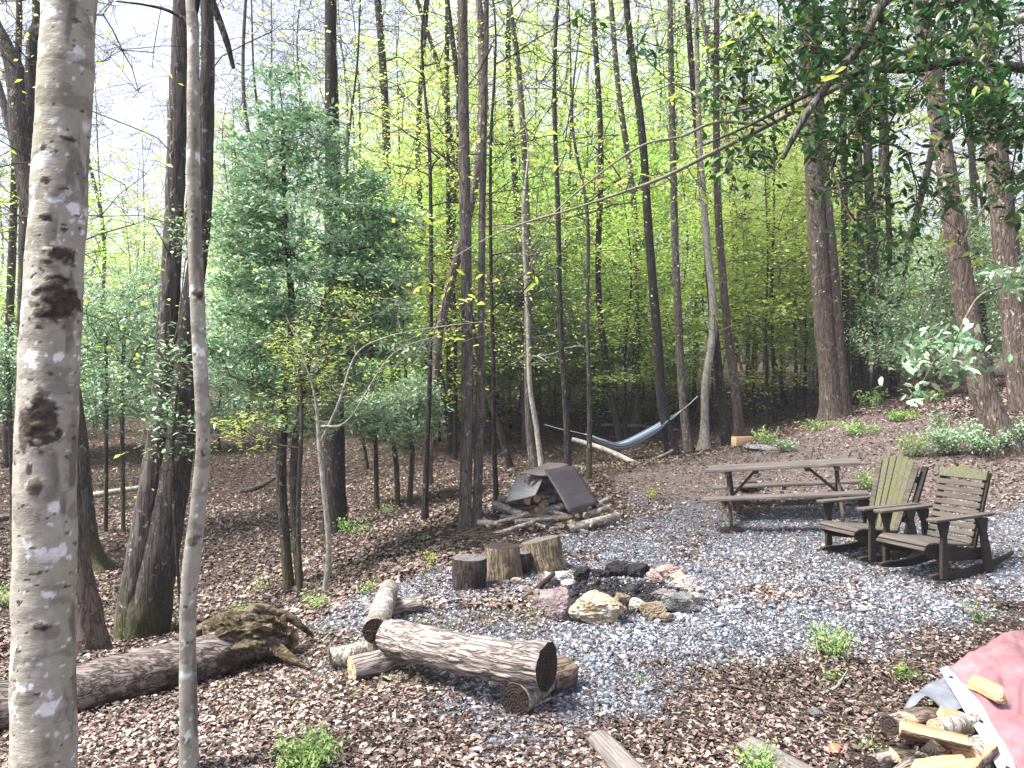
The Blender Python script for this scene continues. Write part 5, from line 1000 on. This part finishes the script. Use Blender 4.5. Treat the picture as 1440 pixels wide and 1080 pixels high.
def split(label, a, b, w, h, roll=0., group=None, endm='endlight', bark='brownlog'):
    """a split of firewood: a pie-slice of a log"""
    a, b = np.array(a), np.array(b); L = np.linalg.norm(b - a); th = np.r_[np.linspace(-.5, .5, 9) * 1.7]; sec = [(0, -h * .5)] + [(w * .62 * math.sin(t), h * (.5 - .55 * (1 - math.cos(t)))) for t in th]
    k = len(sec); n = 26; m = MB(); V = []
    for i_ in range(n):
        x = (i_ / (n - 1) - .5) * L
        for (y, z) in sec: V.append((x, y, z))
    V = np.array(V); V[:, 1:] += (np.stack([fbm(V * np.array([7, 30, 30]) + 5 + roll, 3), fbm(V * np.array([7, 30, 30]) + 25 + roll, 3)], -1) - .5) * .022
    c, s_ = math.cos(roll), math.sin(roll); V[:, 1:] = V[:, 1:] @ np.array([[c, s_], [-s_, c]]); i_ = np.arange(n - 1)[:, None] * k; j = np.arange(k)[None]; j2 = (j + 1) % k
    Q = np.stack([i_ + j, i_ + j2, i_ + k + j2, i_ + k + j], -1); m.add(V, Q[:, [0, k - 1]].reshape(-1, 4), 0); m.add(V, Q[:, 1:k - 1].reshape(-1, 4), 1)
    for e in (0, n - 1):
        ring = V[e * k:(e + 1) * k]; cc = ring.mean(0); VV = np.vstack([ring, cc]); kk = np.arange(k); m.add(VV, np.stack([kk, (kk + 1) % k, np.full(k, k)], -1), 2)
    me = m.mesh('split', [M['splitwood'], M[bark], M[endm]]); bm = bmesh.new(); bm.from_mesh(me); bmesh.ops.remove_doubles(bm, verts=bm.verts, dist=1e-5); bmesh.ops.recalc_face_normals(bm, faces=bm.faces); bm.to_mesh(me); bm.free()
    o = put('split_firewood', me, None, (a + b) / 2, frameX(b - a)); return tag(o, label, 'firewood', group)
split('long yellow split of firewood lying across the top of the near stack', at(1262, 1020, 3.52), at(1358, 1043, 3.42), .10, .075, 2.5)
split('yellow split just under the tarpaulin hem at the top of the stack', at(1318, 1000, 3.75), at(1375, 1020, 3.75), .08, .07, 2.8)
split('split with round brown cut face behind the long yellow split', at(1272, 1010, 3.66), at(1330, 1000, 3.95), .11, .07, .2)
split('broad pale split at the bottom of the near stack', at(1285, 1078, 3.35), at(1352, 1072, 3.4), .13, .08, 2.9)
split('dark split standing on edge below the long yellow one', at(1300, 1050, 3.42), at(1345, 1058, 3.6), .08, .09, 1.1, endm='enddark')
split('yellow split poking out through the tarpaulin', at(1366, 960, 3.95) + [0, .02, .005], at(1404, 984, 3.74) + [0, 0, .028], .075, .08, 3.0)
split('rough-edged brown split low at the left of the stack', at(1252, 1062, 3.5), at(1300, 1068, 3.62), .08, .06, .6)
split('curved split leaning at the lower right beneath the hem', at(1345, 1090, 3.3), at(1385, 1050, 3.5), .10, .09, 1.9)
for lab, a, b, r, bk, en in [('round log with black end sticking out left of the near stack', at(1247, 1017, 3.62), at(1310, 1002, 3.95), .045, 'log', 'enddark'), ('pale round log behind the long yellow split, near the hem', at(1312, 1022, 3.6), at(1372, 1012, 3.75), .045, 'birch', 'endlight'),
                             ('fat pale round log at the lower right of the near stack', at(1352, 1072, 3.42), at(1390, 1050, 3.75), .085, 'birch', 'endlight'), ('small dark-ended log at the bottom left of the near stack', at(1222, 1072, 3.42), at(1270, 1056, 3.7), .038, 'log', 'enddark'),
                             ('hidden brown log low in the near stack beneath the others', at(1290, 1100, 3.4), at(1370, 1095, 3.5), .07, 'brownlog', 'endlight'), ('thin log between small dark-ended log and the broad split', at(1258, 1085, 3.38), at(1290, 1062, 3.6), .03, 'log', 'endlight')]:
    log('round_firewood', lab, 'firewood', a, b, r, r * .95, bk, en, rings=30, sides=26)

# plants ---------------------------------------------------------------
def plant(name, label, cat, px, py, wpx, hpx, leaf, nst=24, nl=16, ls=.03, group=None, droop=.3, tilt=.9, lasp=.7):
    g = G(px, py); d = g[1]; w = wpx / F * d; h = hpx / F * d; m = MB(); P_ = []
    for k in range(nst):
        a = U(0, 6.28); b = np.array([math.cos(a), math.sin(a), 0]) * U(0, .25) * w; e = np.array([math.cos(a), math.sin(a), 0]) * U(.15, .55) * w + [0, 0, h * U(.55, 1.0)]; b[2] -= .02
        mid = (b + e) / 2 + [0, 0, h * droop * .5]; t = np.linspace(0, 1, 6)[:, None]; pa = (1 - t) ** 2 * b + 2 * t * (1 - t) * mid + t * t * e
        V, Q = tube(pa, np.linspace(.0028, .0012, 6), 3); m.add(V, Q, 1); tt = U(.15, 1.05, nl)[:, None]; P_.append((1 - tt) ** 2 * b + 2 * tt * (1 - tt) * mid + tt * tt * e + rng.normal(0, .012 + .04 * w, (nl, 3)) * [1, 1, .5])
    P_ = np.concatenate(P_); n = len(P_); sz = U(.6, 1.3, n) * ls; scatter(m, LEAF6, P_, np.stack([sz * lasp, sz, sz], -1), rotmats(n, tilt), 0)
    return tag(link(name, m.mesh(name, [M[leaf], M['twig']]), None, g), label, cat, group)
for a in [('leafy_weed', 'bright feathery green weed clump on the gravel edge left of the firewood', 'plant', 1170, 925, 75, 50, 'leaf_plant', 34, 22, .024),
          ('leafy_weed', 'low green weed just below the feathery clump', 'plant', 1168, 955, 30, 14, 'leaf_mid', 10, 10, .025), ('leafy_weed', 'small dark green weed between the sticks and the tarpaulin', 'plant', 1268, 955, 34, 16, 'leaf_mid', 14, 12, .03),
          ('leafy_weed', 'small weed pair on the gravel in front of the right rocking chair', 'plant', 1376, 876, 36, 28, 'leaf_plant', 14, 12, .022), ('leafy_weed', 'tiny weed left of the weed pair by the right rocking chair', 'plant', 1353, 864, 14, 22, 'leaf_plant', 6, 10, .02),
          ('leafy_weed', 'big bright green weed clump at the bottom edge left of the middle', 'plant', 432, 1085, 100, 52, 'leaf_plant', 44, 26, .026), ('leafy_weed', 'green weed growing over the frayed grey wood slab', 'plant', 1062, 1085, 66, 34, 'leaf_plant', 26, 20, .024),
          ('leafy_weed', 'green weed clump rising behind the rotten root end of the fallen trunk', 'plant', 338, 890, 52, 42, 'leaf_plant', 26, 18, .03), ('leafy_weed', 'green tuft at the foot of the bare pale sapling', 'plant', 443, 857, 44, 28, 'leaf_plant', 18, 14, .03),
          ('leafy_weed', 'pale tuft in the leaves between sapling and stumps', 'plant', 512, 836, 36, 24, 'leaf_plant', 14, 12, .03), ('leafy_weed', 'yellow-green seedling on the leaf slope left of the stumps', 'plant', 605, 796, 22, 22, 'leaf_lime', 10, 9, .035),
          ('leafy_weed', 'seedlings on the leaf slope below the small holly', 'plant', 545, 722, 30, 16, 'leaf_plant', 10, 10, .05), ('leafy_weed', 'pale green grass tuft between picnic table and fan-backed chair', 'plant', 1216, 690, 34, 32, 'leaf_plant', 26, 16, .035),
          ('leafy_weed', 'small yellow-green tuft on the dirt left of the picnic table', 'plant', 917, 703, 22, 18, 'leaf_lime', 12, 8, .035), ('leafy_weed', 'bright green tuft beyond the table by the wooden box', 'plant', 1076, 626, 40, 26, 'leaf_plant', 22, 14, .06),
          ('leafy_weed', 'pale green tuft right of the wooden box tuft', 'plant', 1104, 636, 44, 20, 'leaf_pale', 20, 14, .06), ('leafy_weed', 'tall yellow-green grass clump at the left of the pale shrubs', 'plant', 1283, 643, 46, 36, 'leaf_plant', 34, 16, .045),
          ('low_shrub', 'low pale green shrub in the middle of the bank above the chairs', 'shrub', 1330, 640, 70, 40, 'leaf_pale', 40, 30, .05), ('low_shrub', 'dense pale shrub wrapping the foot of the leaning brown tree', 'shrub', 1390, 640, 95, 46, 'leaf_holly', 60, 34, .05),
          ('low_shrub', 'thin upright pale shrub behind the low shrubs on the bank', 'shrub', 1322, 612, 36, 40, 'leaf_pale', 16, 20, .05), ('low_shrub', 'pale shrub at the right edge beyond the leaning brown tree', 'shrub', 1428, 618, 50, 30, 'leaf_pale', 24, 24, .05),
          ('leafy_weed', 'yellow-green ground plants on the bank above the table', 'plant', 1210, 612, 60, 20, 'leaf_plant', 26, 16, .06), ('leafy_weed', 'dark green tuft on the bank path right of the double-trunk tree', 'plant', 1268, 592, 44, 16, 'leaf_mid', 20, 14, .07),
          ('leafy_weed', 'light green patch at the foot of the double-trunk tree', 'plant', 1150, 606, 50, 16, 'leaf_plant', 20, 14, .06), ('leafy_weed', 'green tuft at the base of the slope trees behind the path', 'plant', 1225, 572, 50, 24, 'leaf_plant', 20, 14, .08),
          ('leafy_weed', 'bright bush of leaves low on the bank left of the leaning brown tree', 'plant', 1312, 566, 40, 18, 'leaf_mid', 18, 14, .07), ('leafy_weed', 'dark leafy plant at the foot of the thick trunk behind the holly', 'plant', 500, 752, 60, 26, 'leaf_mid', 18, 12, .05),
          ('leafy_weed', 'mossy green plant at the foot of the twin oak', 'plant', 250, 885, 30, 30, 'leaf_mid', 12, 12, .035), ('leafy_weed', 'yellow-green plants at the left edge beyond the beech', 'plant', 10, 850, 44, 30, 'leaf_plant', 20, 14, .04),
          ('leafy_weed', 'pale seedling spray on the leaf slope beside the mossy holly stems', 'plant', 360, 835, 50, 26, 'leaf_plant', 12, 8, .035), ('leafy_weed', 'small weed in the litter left of the orange ball', 'plant', 1215, 1050, 24, 14, 'leaf_plant', 8, 8, .02),
          ('leafy_weed', 'little weed in the litter by the watered gravel edge', 'plant', 905, 960, 22, 10, 'leaf_mid', 7, 7, .02)]:
    if 'watered' in a[1]: a = (a[0], 'little weed in the litter at the lower gravel edge') + a[2:]
    plant(*a)
# ------------------------------------------------------------------ light, air, camera
w = bpy.data.worlds.new('World'); SC.world = w; w.use_nodes = True; nt = w.node_tree; nt.nodes.clear()
sky = nt.nodes.new('ShaderNodeTexSky'); sky.sky_type = 'NISHITA'; sky.sun_disc = False
SUN_EL, SUN_AZ = R(57), R(-108)
sky.sun_elevation = SUN_EL; sky.sun_rotation = SUN_AZ; sky.air_density = 1.4; sky.dust_density = 4
bg = nt.nodes.new('ShaderNodeBackground'); bg.inputs[1].default_value = .12; ow = nt.nodes.new('ShaderNodeOutputWorld')
mx = nt.nodes.new('ShaderNodeMix'); mx.data_type = 'RGBA'; mx.inputs[0].default_value = .75; mx.inputs[7].default_value = (3.3, 3.35, 4.1, 1)   # thin white overcast over the blue
nt.links.new(sky.outputs[0], mx.inputs[6]); nt.links.new(mx.outputs[2], bg.inputs[0]); nt.links.new(bg.outputs[0], ow.inputs[0])
sl = bpy.data.lights.new('sun', 'SUN'); sl.energy = 5.0; sl.angle = R(20); sl.color = (1, .96, .9)
so = bpy.data.objects.new('sun', sl); COL.objects.link(so)
dv = Vector((math.sin(SUN_AZ) * math.cos(SUN_EL), math.cos(SUN_AZ) * math.cos(SUN_EL), math.sin(SUN_EL))); so.rotation_euler = dv.to_track_quat('Z', 'Y').to_euler(); so.location = (0, 0, 30)
hz = bpy.data.materials.new('haze'); hz.use_nodes = True; t = hz.node_tree; t.nodes.clear(); pv = t.nodes.new('ShaderNodeVolumePrincipled'); pv.inputs['Color'].default_value = (.86, .87, 1, 1); pv.inputs['Density'].default_value = .001; oo = t.nodes.new('ShaderNodeOutputMaterial'); t.links.new(pv.outputs[0], oo.inputs['Volume'])
hm_ = MB(); x0, x1, y0, y1, z0, z1 = float(gx[0]) - 5, float(gx[-1]) + 5, float(gy[0]) - 5, float(gy[-1]) + 5, float(ZZ.min()) - 1, float(ZZ.max()) + 28
hm_.add([(x0, y0, z0), (x1, y0, z0), (x1, y1, z0), (x0, y1, z0), (x0, y0, z1), (x1, y0, z1), (x1, y1, z1), (x0, y1, z1)], BOXF); tag(link('haze', hm_.mesh('haze', hz)), kind='stuff')
print('HAZE', z0, z1)
cam = bpy.data.cameras.new('camera'); cam.sensor_width = 36; cam.lens = 36 * F / 1440; cam.clip_end = 2000; cam.clip_start = .05
co = bpy.data.objects.new('camera', cam); COL.objects.link(co); co.location = (0, 0, EYE); co.rotation_euler = (R(90) + math.atan((HY - 540) / F), 0, 0); SC.camera = co
SC.view_settings.view_transform = 'Standard'; SC.view_settings.look = 'None'; SC.view_settings.exposure = 1.62; SC.view_settings.gamma = 1
SC.render.engine = 'CYCLES'; cy = SC.cycles; cy.max_bounces = 8; cy.diffuse_bounces = 6; cy.glossy_bounces = 1; cy.transmission_bounces = 3; cy.transparent_max_bounces = 4; cy.volume_bounces = 0; cy.caustics_reflective = False; cy.caustics_refractive = False
cy.use_denoising = True; cy.sample_clamp_indirect = 6
